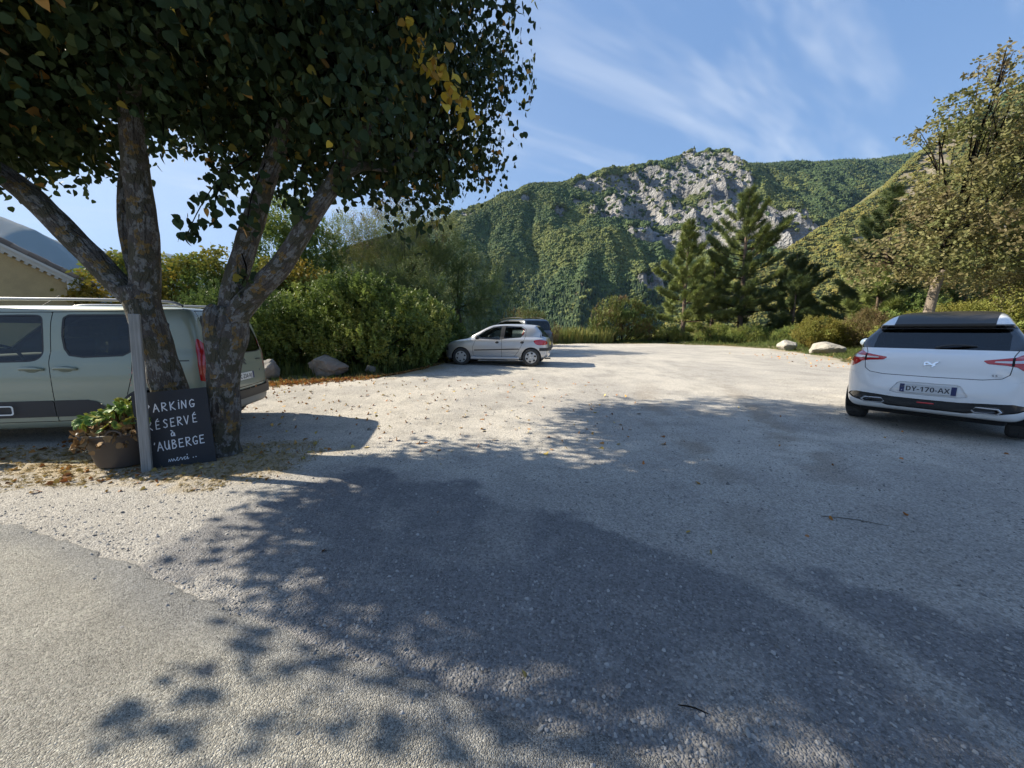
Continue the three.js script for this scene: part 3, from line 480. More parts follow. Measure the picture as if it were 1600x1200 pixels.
// ---------------------------------------------------------------- pale green van under the tree
{
  const spec = {
    len: 4.4, wid: 1.86, hgt: 1.82, wr: 0.325, arch: 0.375, axles: [[-1.47], [1.315]], k: 0.10, ku: 0.10, kj: 0.05,
    side: [[-2.0, 0.24], [-2.17, 0.33], [-2.2, 0.48], [-2.195, 0.7], [-2.17, 0.9], [-2.13, 1.15], [-2.03, 1.48], [-1.95, 1.70], [-1.84, 1.785], [-1.2, 1.815], [-0.2, 1.825], [0.5, 1.80], [0.78, 1.74], [1.2, 1.44], [1.58, 1.15], [1.85, 1.04], [2.08, 0.92], [2.18, 0.75], [2.2, 0.5], [2.12, 0.27], [1.9, 0.2], [0, 0.19], [-1.6, 0.2]],
    planL: [[-2.2, 0, 1], [-2.19, 0.45], [-2.14, 0.76], [-1.98, 0.89], [-1.5, 0.93], [0, 0.93], [1.4, 0.92], [1.95, 0.82], [2.14, 0.55], [2.2, 0, 1]],
    planU: [[-2.2, 0, 1], [-2.18, 0.45], [-2.12, 0.72], [-1.95, 0.84], [-1.4, 0.87], [0, 0.875], [0.9, 0.86], [1.5, 0.78], [1.8, 0.5], [1.85, 0, 1]],
    sectL: [[0, 0.19, 1], [0.8, 0.2], [0.9, 0.27], [0.925, 0.45], [0.93, 0.7], [0.915, 0.95], [0.885, 1.1], [0.78, 1.2], [0, 1.25, 1]],
    sectU: [[0, 0.5, 1], [0.915, 0.6], [0.905, 1.0], [0.872, 1.15], [0.83, 1.4], [0.78, 1.62], [0.69, 1.775], [0.5, 1.815], [0, 1.83, 1]],
  };
  const van = Car(spec, { label: 'pale green van with black side cladding parked behind the two tree trunks', category: 'van' }, 'parked_van', -6.33, 0.02, 5.62, Math.PI * 189.2 / 180);
  const { root } = van, paint = phys([0.255, 0.29, 0.225], 0.42, { clearcoat: 0.8, clearcoatRoughness: 0.08, metalness: 0.15 });
  const tint = glassMat([0.10, 0.11, 0.11]), clear = glassMat([0.62, 0.68, 0.64]);
  const frontWin = outline([[-0.24, 1.12], [-0.1, 1.10], [0.55, 1.10], [0.98, 1.15], [0.66, 1.52], [0.4, 1.62], [-0.2, 1.645], [-0.285, 1.60], [-0.29, 1.2]], true), slideWin = outline([[-1.18, 1.16], [-0.75, 1.145], [-0.6, 1.17], [-0.55, 1.24], [-0.53, 1.4], [-0.54, 1.62], [-0.58, 1.65], [-1.18, 1.655], [-1.25, 1.62], [-1.25, 1.2]]), quarterWin = outline([[-1.72, 1.22], [-1.345, 1.17], [-1.335, 1.65], [-1.62, 1.63], [-1.72, 1.56]]);
  const slideDoor = outline([[-1.30, 1.66], [-1.305, 1.15], [-1.285, 0.9], [-1.2, 0.62], [-1.1, 0.34], [-0.40, 0.32], [-0.385, 1.1], [-0.40, 1.7], [-1.2, 1.72]]), frontDoor = outline([[-0.40, 1.7], [-0.385, 1.1], [-0.40, 0.32], [0.88, 0.32], [0.95, 0.5], [1.02, 0.9], [1.1, 1.12], [0.78, 1.54], [0.5, 1.69]]);
  const clad = outline([[-1.06, 0.385], [0.86, 0.375], [0.86, 0.585], [-0.76, 0.59], [-0.85, 0.57], [-0.95, 0.5]]);
  for (const sg of [-1, 1]) {
    van.cut('arch_trim', (x, y, z) => Math.max(Math.abs(Math.hypot(x + 1.47, y - 0.325) - 0.39) - 0.016, 0.5 - sg * z, 0.3 - y), trimBlack, { off: 0.006 });
    for (const [nm, w, door, front] of [['front_door', frontWin, frontDoor, 1], ['sliding_door', slideWin, slideDoor, 0]]) {
      const g = new THREE.Group(); g.name = nm; root.add(g);
      const pane = van.take(onSide(sg, w)); part('window', soupGeo(pane, -0.006), front ? clear : tint, g);
      const fr = van.take(onSide(sg, (x, y) => w(x, y) - 0.022)); part('window_seal', soupGeo(fr, -0.002), trimBlack, g);
      van.cut('cladding', onSide(sg, (x, y) => Math.max(clad(x, y), door(x, y) + 0.004)), trimBlack, { parent: g, off: 0.012 });
      van.seam(onSide(sg, door)); van.cut('panel', onSide(sg, door), paint, { parent: g });
      const hx = front ? -0.20 : -0.56, q = van.hit([hx, 0.995, sg * 1.2], [0, 0, -sg]), cup = part('handle_recess_shade', new THREE.SphereGeometry(1, 20, 10).scale(0.085, 0.04, 0.012), std([0.16, 0.19, 0.15], 0.6), g); cup.position.set(hx, 0.985, q[2]);  // bulging disc in darkened body colour, the shade of a recess painted in
      part('handle', bar([[hx - 0.12, 0.985, q[2] + sg * 0.006], [hx - 0.1, 0.993, q[2] + sg * 0.03], [hx, 1.0, q[2] + sg * 0.036], [hx + 0.1, 0.997, q[2] + sg * 0.03], [hx + 0.12, 0.99, q[2] + sg * 0.006]], 0.017, 8), paint, g);
    }
    van.cut('quarter_window', onSide(sg, quarterWin), tint, { off: -0.004 });
    // sliding rail
    const rr = outline([[-1.95, 1.065], [-1.15, 1.065], [-1.15, 1.08], [-1.95, 1.08]]); van.cut('slide_rail', onSide(sg, rr), trimBlack, { off: -0.008 });
    const flap = outline([[-1.72, 0.98], [-1.72, 0.82], [-1.52, 0.82], [-1.52, 0.98]]); if (sg < 0) van.seam(onSide(sg, flap), 0.002);
    // tail lamp round the corner
    const lamp = outline([[0.90, 1.355], [0.82, 1.29], [0.755, 1.18], [0.735, 1.06], [0.75, 0.92], [0.79, 0.80], [0.86, 0.785], [0.955, 0.80], [0.965, 1.0], [0.955, 1.2], [0.935, 1.36]]), sOf = (x, z) => sg * z + 1.05 * Math.max(0, x + 2.14);
    const lf = (x, y, z) => Math.max(lamp(sOf(x, z), y), x + 1.8, 0.3 - sg * z);
    const L = new THREE.Group(); L.name = 'tail_light'; root.add(L);
    van.cut('lens_strip', (x, y, z) => Math.max(lf(x, y, z), Math.abs(sOf(x, z) - 0.775) - 0.028, Math.abs(y - 1.04) - 0.10), clearLens, { parent: L, off: 0.004 });
    van.cut('lens', lf, redLens, { parent: L, off: 0.004 });
    const rail = part('roof_rail', bar([[0.62, 1.795, sg * 0.66], [0.5, 1.845, sg * 0.665], [-0.2, 1.865, sg * 0.68], [-1.4, 1.855, sg * 0.675], [-1.72, 1.835, sg * 0.665], [-1.82, 1.79, sg * 0.66]], 0.019, 8), std([0.33, 0.34, 0.35], 0.3, { metalness: 0.8 }), root);
    const mir = part('mirror', new RoundedBoxGeometry(0.16, 0.2, 0.2, 3, 0.06), trimBlack, root); mir.position.set(1.12, 1.14, sg * 1.03);
  }
  const rearWin = outlineH([[0, 1.13], [0.5, 1.135], [0.66, 1.16], [0.70, 1.26], [0.63, 1.58], [0.57, 1.655], [0, 1.68]]), gate = outlineH([[0, 0.60], [0.62, 0.61], [0.70, 0.68], [0.685, 0.95], [0.665, 1.2], [0.66, 1.45], [0.62, 1.73], [0, 1.765]]), bump = outlineH([[0, 0.3], [1.2, 0.3], [1.2, 0.60], [0.74, 0.605], [0.64, 0.57], [0, 0.56]]);
  const bumpLow = outlineH([[0, 0.2], [1.2, 0.2], [1.2, 0.42], [0.7, 0.43], [0, 0.43]]);
  const tg = new THREE.Group(); tg.name = 'tailgate'; root.add(tg);
  van.cut('rear_window', onRear(rearWin, -1.7), tint, { parent: tg, off: -0.003 }); van.cut('window_seal', onRear((z, y) => rearWin(z, y) - 0.015, -1.7), trimBlack, { parent: tg });
  van.cut('bumper_skid', (x, y, z) => Math.max(bumpLow(Math.abs(z), y), x + 1.93), std([0.36, 0.34, 0.29], 0.85)); van.cut('bumper', (x, y, z) => Math.max(bump(Math.abs(z), y), x + 1.9), trimBlack, { off: 0.04 });
  van.seam(onRear(gate, -1.7)); van.cut('panel', onRear(gate, -1.7), paint, { parent: tg });
  const ws = outline([[0.98, 1.13], [1.5, 1.13], [1.5, 1.9], [0.8, 1.9], [0.7, 1.72]]); van.cut('windscreen', (x, y, z) => Math.max(1.0 - x + (1.45 - y) * -0.0, Math.abs(z) - 0.72, 1.2 - y, (y - 1.72)), clear, { off: -0.003 });
  const lid = (x, y, z) => Math.max(y - 3, 1.14 - x, 0.75 - y); van.seam((x, y, z) => Math.max(Math.abs(x - 1.35) - 0.01, Math.abs(z) - 0.7, 0.9 - y), 0.003);
  // chevrons, plate, script on the tailgate: laid a few mm off the skin (local z runs to the van's right)
  const onGate = (w, h, mat, z, y, nm) => { const q = van.hit([-3, y, z], [1, 0, 0]), q2 = van.hit([-3, y + 0.05, z], [1, 0, 0]), m = part(nm, new THREE.BoxGeometry(w, h, 0.008), mat, tg); m.position.set(q[0] - 0.006, y, z); m.rotation.set(0, -Math.PI / 2, 0); m.rotateX(-Math.atan2(q2[0] - q[0], 0.05)); return m; };
  for (const k of [0, 1]) { const s = new THREE.Shape(); s.moveTo(-0.075, -0.035); s.lineTo(0, 0.035); s.lineTo(0.075, -0.035); s.lineTo(0.045, -0.035); s.lineTo(0, 0.002); s.lineTo(-0.045, -0.035); const g = new THREE.ExtrudeGeometry(s, { depth: 0.012, bevelSize: 0.003, bevelThickness: 0.003, bevelSegments: 1 }); const q = van.hit([-3, 1.03 - k * 0.055, 0], [1, 0, 0]), m = part('chevron_badge', g, chrome, tg); m.position.set(q[0] - 0.002, 1.03 - k * 0.055, 0); m.rotation.y = -Math.PI / 2; }
  const pm = onGate(0.52, 0.11, [trimBlack, trimBlack, trimBlack, trimBlack, std([0.9, 0.9, 0.9], 0.45, { map: plateTexture('FC-234-NJ', 0.52, 0.11, '#e9e9e4', '#17181c', true) }), trimBlack], 0.0, 0.765, 'number_plate');
  onGate(0.16, 0.018, std([0.25, 0.26, 0.26], 0.3, { metalness: 0.9 }), 0.5, 1.0, 'model_script'); onGate(0.07, 0.02, std([0.3, 0.31, 0.31], 0.3, { metalness: 0.9 }), 0.53, 0.82, 'engine_script');
  const wip = part('wiper', bar([[-2.12, 1.17, 0.02], [-2.15, 1.175, -0.2], [-2.13, 1.18, -0.42]], 0.011), trimBlack, tg);
  // white frame mark on the cladding of the near side
  { const s = new THREE.Shape(); const rr = (S, w, h, r) => { S.moveTo(-w + r, -h); S.lineTo(w - r, -h); S.quadraticCurveTo(w, -h, w, -h + r); S.lineTo(w, h - r); S.quadraticCurveTo(w, h, w - r, h); S.lineTo(-w + r, h); S.quadraticCurveTo(-w, h, -w, h - r); S.lineTo(-w, -h + r); S.quadraticCurveTo(-w, -h, -w + r, -h); }; rr(s, 0.12, 0.06, 0.035); const hh = new THREE.Path(); rr(hh, 0.105, 0.045, 0.025); s.holes.push(hh); const m = part('white_mark', new THREE.ExtrudeGeometry(s, { depth: 0.004, bevelEnabled: false }), std([0.75, 0.76, 0.74], 0.6), root); m.position.set(0.14, 0.48, -0.948); m.rotation.y = Math.PI; }
  for (const [x] of spec.axles) for (const q of [-1, 1]) wheel(root, x, q * 0.80, 0.325, std([0.35, 0.35, 0.36], 0.35, { metalness: 0.7 }), { width: 0.205, rim: 0.215, spokes: 5, holes: [[0.35, 0.25], [0.82, 0.2], [0.86, 0.63], [0.82, 1.05], [0.35, 1.0]], dish: 0.02 });
  for (const [x, z] of [[0.0, -0.4], [0.0, 0.4], [-1.0, -0.48], [-1.0, 0], [-1.0, 0.48]]) seatPart(root, x, z, 0.72, cabinGrey);
  const sw = part('steering_wheel', new THREE.TorusGeometry(0.185, 0.017, 8, 28), trimBlack, root); sw.position.set(0.5, 1.10, -0.4); sw.rotation.set(0, Math.PI / 2, 0); sw.rotateX(0.42);
  const dash = part('dashboard', new RoundedBoxGeometry(0.5, 0.3, 1.5, 3, 0.1), cabinGrey, root); dash.position.set(0.95, 0.98, 0);
  part('aerial', bar([[0.35, 1.82, 0], [0.28, 1.86, 0], [0.12, 1.96, 0]], 0.006), trimBlack, root);
  van.finish(paint, true);
}
// ---------------------------------------------------------------- white car on the right, seen from behind
{
  const spec = {
    len: 4.53, wid: 1.88, hgt: 1.72, wr: 0.345, arch: 0.385, axles: [[-1.425], [1.30]], k: 0.12, ku: 0.06, kj: 0.04, cell: 0.022,
    side: [[-2.02, 0.26], [-2.2, 0.34], [-2.255, 0.46], [-2.265, 0.6], [-2.235, 0.72], [-2.20, 0.82], [-2.185, 0.95], [-2.13, 1.064], [-2.03, 1.127], [-1.80, 1.281], [-1.60, 1.425, 1], [-1.655, 1.449, 1], [-1.645, 1.484, 1], [-1.3, 1.61], [-0.9, 1.673], [-0.45, 1.701], [0, 1.666], [0.3, 1.54], [0.75, 1.26], [1.05, 1.064], [1.6, 0.98], [2.0, 0.86], [2.2, 0.7], [2.26, 0.5], [2.15, 0.25], [1.8, 0.2], [0, 0.2], [-1.6, 0.22]],
    planL: [[-2.265, 0, 1], [-2.255, 0.35], [-2.19, 0.64], [-2.04, 0.82], [-1.75, 0.915], [-1.3, 0.935], [0, 0.91], [1.3, 0.92], [1.9, 0.82], [2.15, 0.5], [2.265, 0, 1]],
    planU: [[-2.15, 0, 1], [-2.11, 0.48], [-2.0, 0.70], [-1.75, 0.79], [-1.2, 0.81], [-0.5, 0.78], [0.3, 0.76], [0.9, 0.66], [1.15, 0.4], [1.2, 0, 1]],
    sectL: [[0, 0.2, 1], [0.72, 0.22], [0.86, 0.32], [0.915, 0.5], [0.935, 0.7], [0.925, 0.88], [0.87, 1.02], [0.74, 1.099], [0, 1.134, 1]],
    sectU: [[0, 0.5, 1], [0.9, 0.6], [0.87, 1.0], [0.80, 1.19], [0.64, 1.456], [0.54, 1.617], [0.4, 1.68], [0, 1.708, 1]],
  };
  const car = Car(spec, { label: 'white hatchback with dark glass roof, seen from behind at the right edge of the lot', category: 'car' }, 'white_hatchback', 7.64, 0.03, 6.72, Math.PI * 37.6 / 180);
  car.root.scale.setScalar(1.045);
  const { root } = car, paint = phys([0.74, 0.74, 0.73], 0.3, { clearcoat: 1, clearcoatRoughness: 0.05 }), dark = glassMat([0.055, 0.065, 0.07]);
  // side glass and black pillars
  const sideG = outline([[-1.93, 1.134], [-1.2, 1.127], [0.0, 1.12], [0.9, 1.064], [0.98, 1.12], [0.45, 1.428], [0.1, 1.54], [-0.4, 1.603], [-1.0, 1.568], [-1.45, 1.463], [-1.62, 1.386]], false);
  const rearG = outlineH([[0, 1.147], [0.45, 1.145], [0.60, 1.15], [0.70, 1.165], [0.62, 1.33], [0.54, 1.463], [0, 1.47]]);
  const roofG = (x, y, z) => Math.max(Math.abs(z) - (0.475 + 0.05 * sstep(-1.7, -0.5, x)), -(x + 1.72), x - 0.25, 1.43 - y);
  const tg = new THREE.Group(); tg.name = 'tailgate'; root.add(tg);
  part('glass_roof', soupGeo(car.take(roofG), 0.002), phys([0.035, 0.031, 0.026], 0.3, { specularIntensity: 0.45, bumpMap: soilMap, bumpScale: 0.0005 }), root);
  car.cut('rear_window', (x, y, z) => Math.max(onRear(rearG, -1.5)(x, y, z), Math.abs(z) - 0.62), dark, { parent: tg, off: -0.002 });
  car.cut('window_surround', (x, y, z) => Math.max(1.145 - y, y - 1.475, x + 1.42), glossBlack, { parent: tg });
  for (const sg of [-1, 1]) { car.cut('side_window', (x, y, z) => Math.max(onSide(sg, sideG, 0.4)(x, y, z), -(x + 1.5)), dark, { off: -0.003 }); car.cut('quarter_window', onSide(sg, sideG, 0.35), glossBlack, {}); }
  // lamps
  const lamp = outline([[0.43, 1.022], [0.47, 0.985], [0.62, 0.972], [0.70, 0.955], [0.76, 0.905], [0.83, 0.868], [0.93, 0.88], [1.04, 0.965], [1.02, 1.06], [0.92, 1.105], [0.80, 1.10], [0.66, 1.065]]);
  const stripe = outline([[0.52, 1.005], [0.66, 1.0], [0.84, 1.01], [0.92, 1.035], [0.90, 1.055], [0.8, 1.045], [0.66, 1.028], [0.53, 1.02]]), split = outline([[0.655, 0.9], [0.675, 0.9], [0.675, 1.1], [0.655, 1.1]]);
  for (const sg of [-1, 1]) {
    const so = (x, z) => sg * z + 0.85 * Math.max(0, x + 2.06), base = (x, y, z) => Math.max(lamp(so(x, z), y), x + 1.62, 0.3 - sg * z), L = new THREE.Group(); L.name = 'tail_light'; root.add(L);
    car.cut('lens_gap', (x, y, z) => Math.max(base(x, y, z), split(so(x, z), y)), gapBlack, { parent: L, off: -0.002 });
    car.cut('lens_strip', (x, y, z) => Math.max(base(x, y, z), stripe(so(x, z), y)), clearLens, { parent: L, off: 0.003 }); car.cut('lens', base, redLens, { parent: L, off: 0.004 });
    const mir = part('mirror', new THREE.SphereGeometry(1, 24, 16).scale(0.09, 0.085, 0.135), phys([0.20, 0.26, 0.33], 0.25, { clearcoat: 1 }), root); mir.position.set(0.5, 1.16, sg * 1.10); mir.rotation.y = sg * 0.12;
    part('mirror_arm', bar([[0.52, 1.06, sg * 0.84], [0.5, 1.11, sg * 1.0]], 0.025), trimBlack, root);
    // exhaust trims
    const sh = new THREE.Shape([[-0.125, 0], [-0.095, 0.036], [0.095, 0.036], [0.13, 0], [0.095, -0.036], [-0.095, -0.036]].map((p) => new THREE.Vector2(...p))), hole = new THREE.Path([[-0.108, 0], [-0.087, 0.026], [0.087, 0.026], [0.112, 0], [0.087, -0.026], [-0.087, -0.026]].map((p) => new THREE.Vector2(...p))); sh.holes.push(hole);
    const g = new THREE.ExtrudeGeometry(sh, { depth: 0.12, bevelSize: 0.004, bevelThickness: 0.004, bevelSegments: 2 }), q = car.hit([-3, 0.405, sg * 0.52], [1, 0, 0]), m = part('exhaust_trim', g, chrome, root); m.position.set(q[0] - 0.012, 0.405, sg * 0.52); m.rotation.y = Math.PI / 2 - sg * 0.16; m.scale.x = sg;
    if (sg < 0) m.scale.x = 1;
  }
  const diff = outlineH([[0, 0.345], [0.36, 0.345], [0.42, 0.36], [0.62, 0.365], [0.76, 0.40], [0.845, 0.445], [0.80, 0.485], [0.72, 0.505], [0.5, 0.495], [0.3, 0.48], [0, 0.475]]);
  car.cut('diffuser', (x, y, z) => Math.max(diff(Math.abs(z), y), x + 1.75), glossBlack, { off: -0.012 });
  const rec = outlineH([[0, 0.535], [0.27, 0.535], [0.365, 0.555], [0.29, 0.685], [0.25, 0.70], [0, 0.70]]);
  car.cut('plate_recess', onRear(rec, -1.9), paint, { off: -0.016 });
  const lid = outlineH([[0, 0.775], [0.45, 0.785], [0.60, 0.81], [0.655, 0.86], [0.665, 0.95], [0.665, 1.08], [0.70, 1.16], [0.70, 1.4], [0, 1.45]]);
  car.seam(onRear(lid, -1.75), 0.004); car.cut('panel', onRear(lid, -1.75), paint, { parent: tg });
  const crease = outlineH([[0, 0.1], [1.2, 0.1], [1.2, 0.83], [0.86, 0.80], [0.66, 0.755], [0.3, 0.735], [0, 0.73]]);
  car.cut('bumper', (x, y, z) => Math.max(crease(Math.abs(z), y), x + 1.74), paint, { off: 0.002 });
  const pl = car.hit([-3, 0.61, 0], [1, 0, 0]), plate = part('number_plate', new THREE.BoxGeometry(0.52, 0.11, 0.01), [trimBlack, trimBlack, trimBlack, trimBlack, std([0.72, 0.72, 0.71], 0.5, { map: plateTexture('DY-170-AX', 0.52, 0.11, '#d9dadb', '#33363c', true) }), trimBlack], root); plate.position.set(pl[0] + 0.004, 0.615, 0); plate.rotation.y = -Math.PI / 2; plate.rotateX(-0.06);
  // wing emblem in bright metal and the small dark script
  { const poly = [[[-0.062, 0.012], [-0.05, 0.03], [-0.028, 0.032], [0.008, 0.006], [0.03, 0.03], [0.062, 0.036], [0.03, 0.006], [0.036, -0.012], [0.0, -0.036], [0.014, -0.012], [-0.006, -0.002], [-0.036, -0.004], [-0.056, -0.02]]]; const s = new THREE.Shape(poly[0].map((p) => new THREE.Vector2(...p))); const h = new THREE.Path([[-0.05, 0.012], [-0.034, 0.018], [-0.016, 0.008], [-0.04, 0.004]].map((p) => new THREE.Vector2(...p))); s.holes.push(h); const q = car.hit([-3, 0.945, 0], [1, 0, 0]), m = part('emblem', new THREE.ExtrudeGeometry(s, { depth: 0.01, bevelSize: 0.003, bevelThickness: 0.004, bevelSegments: 2 }), chrome, tg); m.position.set(q[0] + 0.004, 0.945, 0); m.rotation.y = -Math.PI / 2; m.rotateX(-0.12); m.scale.setScalar(1.15); }
  { const q = car.hit([-3, 0.845, 0.53], [1, 0, 0]); const m = part('script', new THREE.PlaneGeometry(0.15, 0.036), std([1, 1, 1], 0.35, { map: textTexture('DS 5', '#3a3c40', '#dedede', 256, 62, 'bold 58px sans-serif') }), tg); m.position.set(q[0] - 0.004, 0.845, 0.53); m.rotation.y = -Math.PI / 2 - 0.2; }
  part('wiper', bar([[-1.99, 1.165, 0.0], [-1.97, 1.195, 0.1], [-1.95, 1.2, 0.26], [-1.93, 1.19, 0.36]], 0.017), trimBlack, tg);
  part('tow_eye_cover', new RoundedBoxGeometry(0.02, 0.02, 0.16, 2, 0.008), redLens, root).position.set(car.hit([-3, 0.42, 0], [1, 0, 0])[0] + 0.002, 0.43, 0);
  part('underbody', new RoundedBoxGeometry(3.9, 0.1, 1.4, 2, 0.04), gapBlack, root).position.set(0, 0.245, 0);
  for (const [x] of spec.axles) for (const q of [-1, 1]) wheel(root, x, q * 0.805, 0.345, std([0.45, 0.45, 0.46], 0.3, { metalness: 0.8 }), { width: 0.225, rim: 0.235, spokes: 7, holes: [[0.3, 0.15], [0.86, 0.1], [0.9, 0.42], [0.86, 0.75], [0.3, 0.6]], dish: 0.02 });
  for (const [x, z] of [[0.15, -0.38], [0.15, 0.38], [-0.85, -0.4], [-0.85, 0.4]]) seatPart(root, x, z, 0.52, cabinGrey);
  car.finish(paint, true);
}
// ---------------------------------------------------------------- silver hatchback parked with its nose in the bushes
const silverPaint = phys([0.52, 0.525, 0.53], 0.34, { metalness: 0.55, clearcoat: 1, clearcoatRoughness: 0.06 });
{
  const spec = {
    len: 3.835, wid: 1.66, hgt: 1.44, wr: 0.292, arch: 0.335, axles: [[-1.307], [1.136]], k: 0.12, ku: 0.09, kj: 0.05, cell: 0.024,
    side: [[-1.62, 0.24], [-1.82, 0.30], [-1.9, 0.42], [-1.915, 0.55], [-1.88, 0.68], [-1.85, 0.8], [-1.81, 0.92], [-1.66, 1.10], [-1.47, 1.31], [-1.52, 1.345, 1], [-1.43, 1.365], [-1.0, 1.415], [-0.5, 1.432], [-0.1, 1.40], [0.2, 1.31], [0.62, 1.09], [0.95, 0.935], [1.3, 0.86], [1.62, 0.76], [1.83, 0.64], [1.905, 0.5], [1.91, 0.38], [1.83, 0.24], [1.5, 0.19], [0, 0.18], [-1.2, 0.19]],
    planL: [[-1.9175, 0, 1], [-1.90, 0.35], [-1.82, 0.62], [-1.6, 0.76], [-1.2, 0.82], [0, 0.825], [1.2, 0.81], [1.6, 0.70], [1.83, 0.42], [1.9175, 0, 1]],
    planU: [[-1.86, 0, 1], [-1.8, 0.42], [-1.62, 0.62], [-1.2, 0.72], [-0.4, 0.745], [0.3, 0.72], [0.8, 0.64], [1.05, 0.4], [1.1, 0, 1]],
    sectL: [[0, 0.18, 1], [0.66, 0.19], [0.76, 0.28], [0.80, 0.42], [0.828, 0.58], [0.82, 0.72], [0.78, 0.87], [0.66, 0.95], [0, 1.0, 1]],
    sectU: [[0, 0.4, 1], [0.82, 0.5], [0.79, 0.8], [0.74, 0.93], [0.66, 1.15], [0.575, 1.33], [0.45, 1.41], [0, 1.44, 1]],
  };
  const car = Car(spec, { label: 'silver five-door hatchback parked side-on with its nose in the bushes', category: 'car' }, 'silver_hatchback', -0.50, 0.285, 13.85, Math.PI * 169 / 180);
  const { root } = car, clear = glassMat([0.55, 0.62, 0.60]), darkG = glassMat([0.10, 0.12, 0.13]);
  const fw = outline([[0.55, 0.915], [0.6, 0.96], [0.28, 1.17], [0.02, 1.29], [-0.28, 1.325], [-0.23, 0.885]]), rw = outline([[-0.37, 0.915], [-0.42, 1.325], [-0.95, 1.30], [-1.06, 1.22], [-1.05, 1.08], [-0.94, 0.96]]), pill = outline([[-0.215, 0.875], [-0.262, 1.338], [-0.436, 1.338], [-0.385, 0.9]]);
  const fd = outline([[0.60, 0.9], [0.72, 0.62], [0.70, 0.34], [0.6, 0.3], [-0.3, 0.3], [-0.3, 0.9], [-0.34, 1.345], [0.05, 1.32], [0.35, 1.17]]), rd = outline([[-0.3, 0.3], [-0.3, 0.9], [-0.34, 1.345], [-0.98, 1.33], [-1.12, 1.23], [-1.11, 1.0], [-1.04, 0.8], [-0.88, 0.5], [-0.72, 0.3]]);
  const strip = outline([[0.66, 0.505], [-1.0, 0.555], [-1.0, 0.59], [0.66, 0.54]]);
  for (const sg of [-1, 1]) {
    for (const [nm, w, door, hx] of [['front_door', fw, fd, -0.14], ['rear_door', rw, rd, -1.0]]) {
      const g = new THREE.Group(); g.name = nm; root.add(g);
      part('window', soupGeo(car.take(onSide(sg, w)), -0.005), clear, g); part('window_seal', soupGeo(car.take(onSide(sg, (x, y) => w(x, y) - 0.014)), -0.001), trimBlack, g);
      car.cut('pillar_trim', onSide(sg, (x, y) => Math.max(pill(x, y), door(x, y))), trimBlack, { parent: g });
      car.cut('rub_strip', onSide(sg, (x, y) => Math.max(strip(x, y), door(x, y) + 0.006)), trimBlack, { parent: g, off: 0.014 });
      car.seam(onSide(sg, door), 0.005); car.cut('panel', onSide(sg, door), silverPaint, { parent: g });
      const q = car.hit([hx, 0.79, sg * 1.2], [0, 0, -sg]); const h = part('handle', new THREE.SphereGeometry(1, 18, 10).scale(0.065, 0.042, 0.02), trimBlack, g); h.position.set(hx, 0.79, q[2]);
    }
    const mir = part('mirror', new THREE.SphereGeometry(1, 18, 12).scale(0.075, 0.07, 0.1), trimBlack, root); mir.position.set(0.52, 0.95, sg * 0.88);
    const lamp = outline([[0.56, 0.80], [0.60, 0.725], [0.8, 0.70], [0.99, 0.72], [1.08, 0.83], [0.92, 0.875], [0.70, 0.86]], true), so = (x, z) => sg * z + 1.0 * Math.max(0, x + 1.70); car.cut('tail_light', (x, y, z) => Math.max(lamp(so(x, z), y), x + 1.3, 0.3 - sg * z), redLens, { off: 0.006 });
    const head = outline([[0.42, 0.58], [0.5, 0.55], [0.7, 0.6], [0.95, 0.74], [0.85, 0.76], [0.6, 0.69]], true), sf = (x, z) => sg * z + 1.0 * Math.max(0, 1.7 - x); car.cut('headlight', (x, y, z) => Math.max(head(sf(x, z), y), 1.2 - x, 0.2 - sg * z), clearLens, { off: 0.004 });
    part('door_sill', new RoundedBoxGeometry(1.7, 0.09, 0.1, 2, 0.03), silverPaint, root).position.set(-0.05, 0.255, sg * 0.76);
  }
  const rg = outlineH([[0, 0.95], [0.5, 0.955], [0.62, 0.99], [0.52, 1.27], [0.47, 1.30], [0, 1.315]]); car.cut('rear_window', onRear(rg, -1.35), darkG, { off: -0.003 });
  const gt = outlineH([[0, 0.62], [0.5, 0.63], [0.55, 0.72], [0.56, 0.86], [0.64, 0.96], [0.55, 1.33], [0, 1.36]]); car.seam(onRear(gt, -1.3)); car.cut('tailgate', onRear(gt, -1.3), silverPaint);
  const bs = (x, y, z) => Math.max(Math.abs(y - 0.56) - 0.05, Math.min(x + 1.58, 1.62 - x)); car.cut('bumper_strip', bs, trimBlack, { off: 0.016 });
  const ws = (x, y, z) => Math.max(0.15 - x, x - 0.93, Math.abs(z) - (0.47 + 0.14 * sstep(0.1, 0.95, x)), 0.97 - y); car.cut('windscreen', ws, clear, { off: -0.003 }); 
  const hood = (x, y, z) => Math.max(0.98 - x, x - 1.66, Math.abs(z) - 0.62, 0.6 - y); car.seam(hood, 0.004); car.cut('bonnet', hood, silverPaint);
  const pl = part('number_plate', new THREE.BoxGeometry(0.52, 0.11, 0.012), std([0.7, 0.55, 0.12], 0.5), root); { const q = car.hit([-3, 0.74, 0], [1, 0, 0]); pl.position.set(q[0] - 0.008, 0.74, 0); pl.rotation.y = -Math.PI / 2; }
  part('exhaust_pipe', new THREE.CylinderGeometry(0.025, 0.025, 0.2, 12).rotateZ(Math.PI / 2), std([0.1, 0.1, 0.1], 0.5, { metalness: 1 }), root).position.set(-1.82, 0.24, -0.35);
  part('underbody', new RoundedBoxGeometry(3.3, 0.08, 1.3, 2, 0.03), gapBlack, root).position.set(0, 0.215, 0);
  for (const [x] of spec.axles) for (const q of [-1, 1]) wheel(root, x, q * 0.715, 0.292, std([0.50, 0.50, 0.49], 0.45, { metalness: 0.35 }), { width: 0.18, rim: 0.195, spokes: 6, holes: [[0.52, 0.12], [0.9, 0.02], [0.93, 0.3], [0.9, 0.52], [0.6, 0.62]], dish: 0.022 });
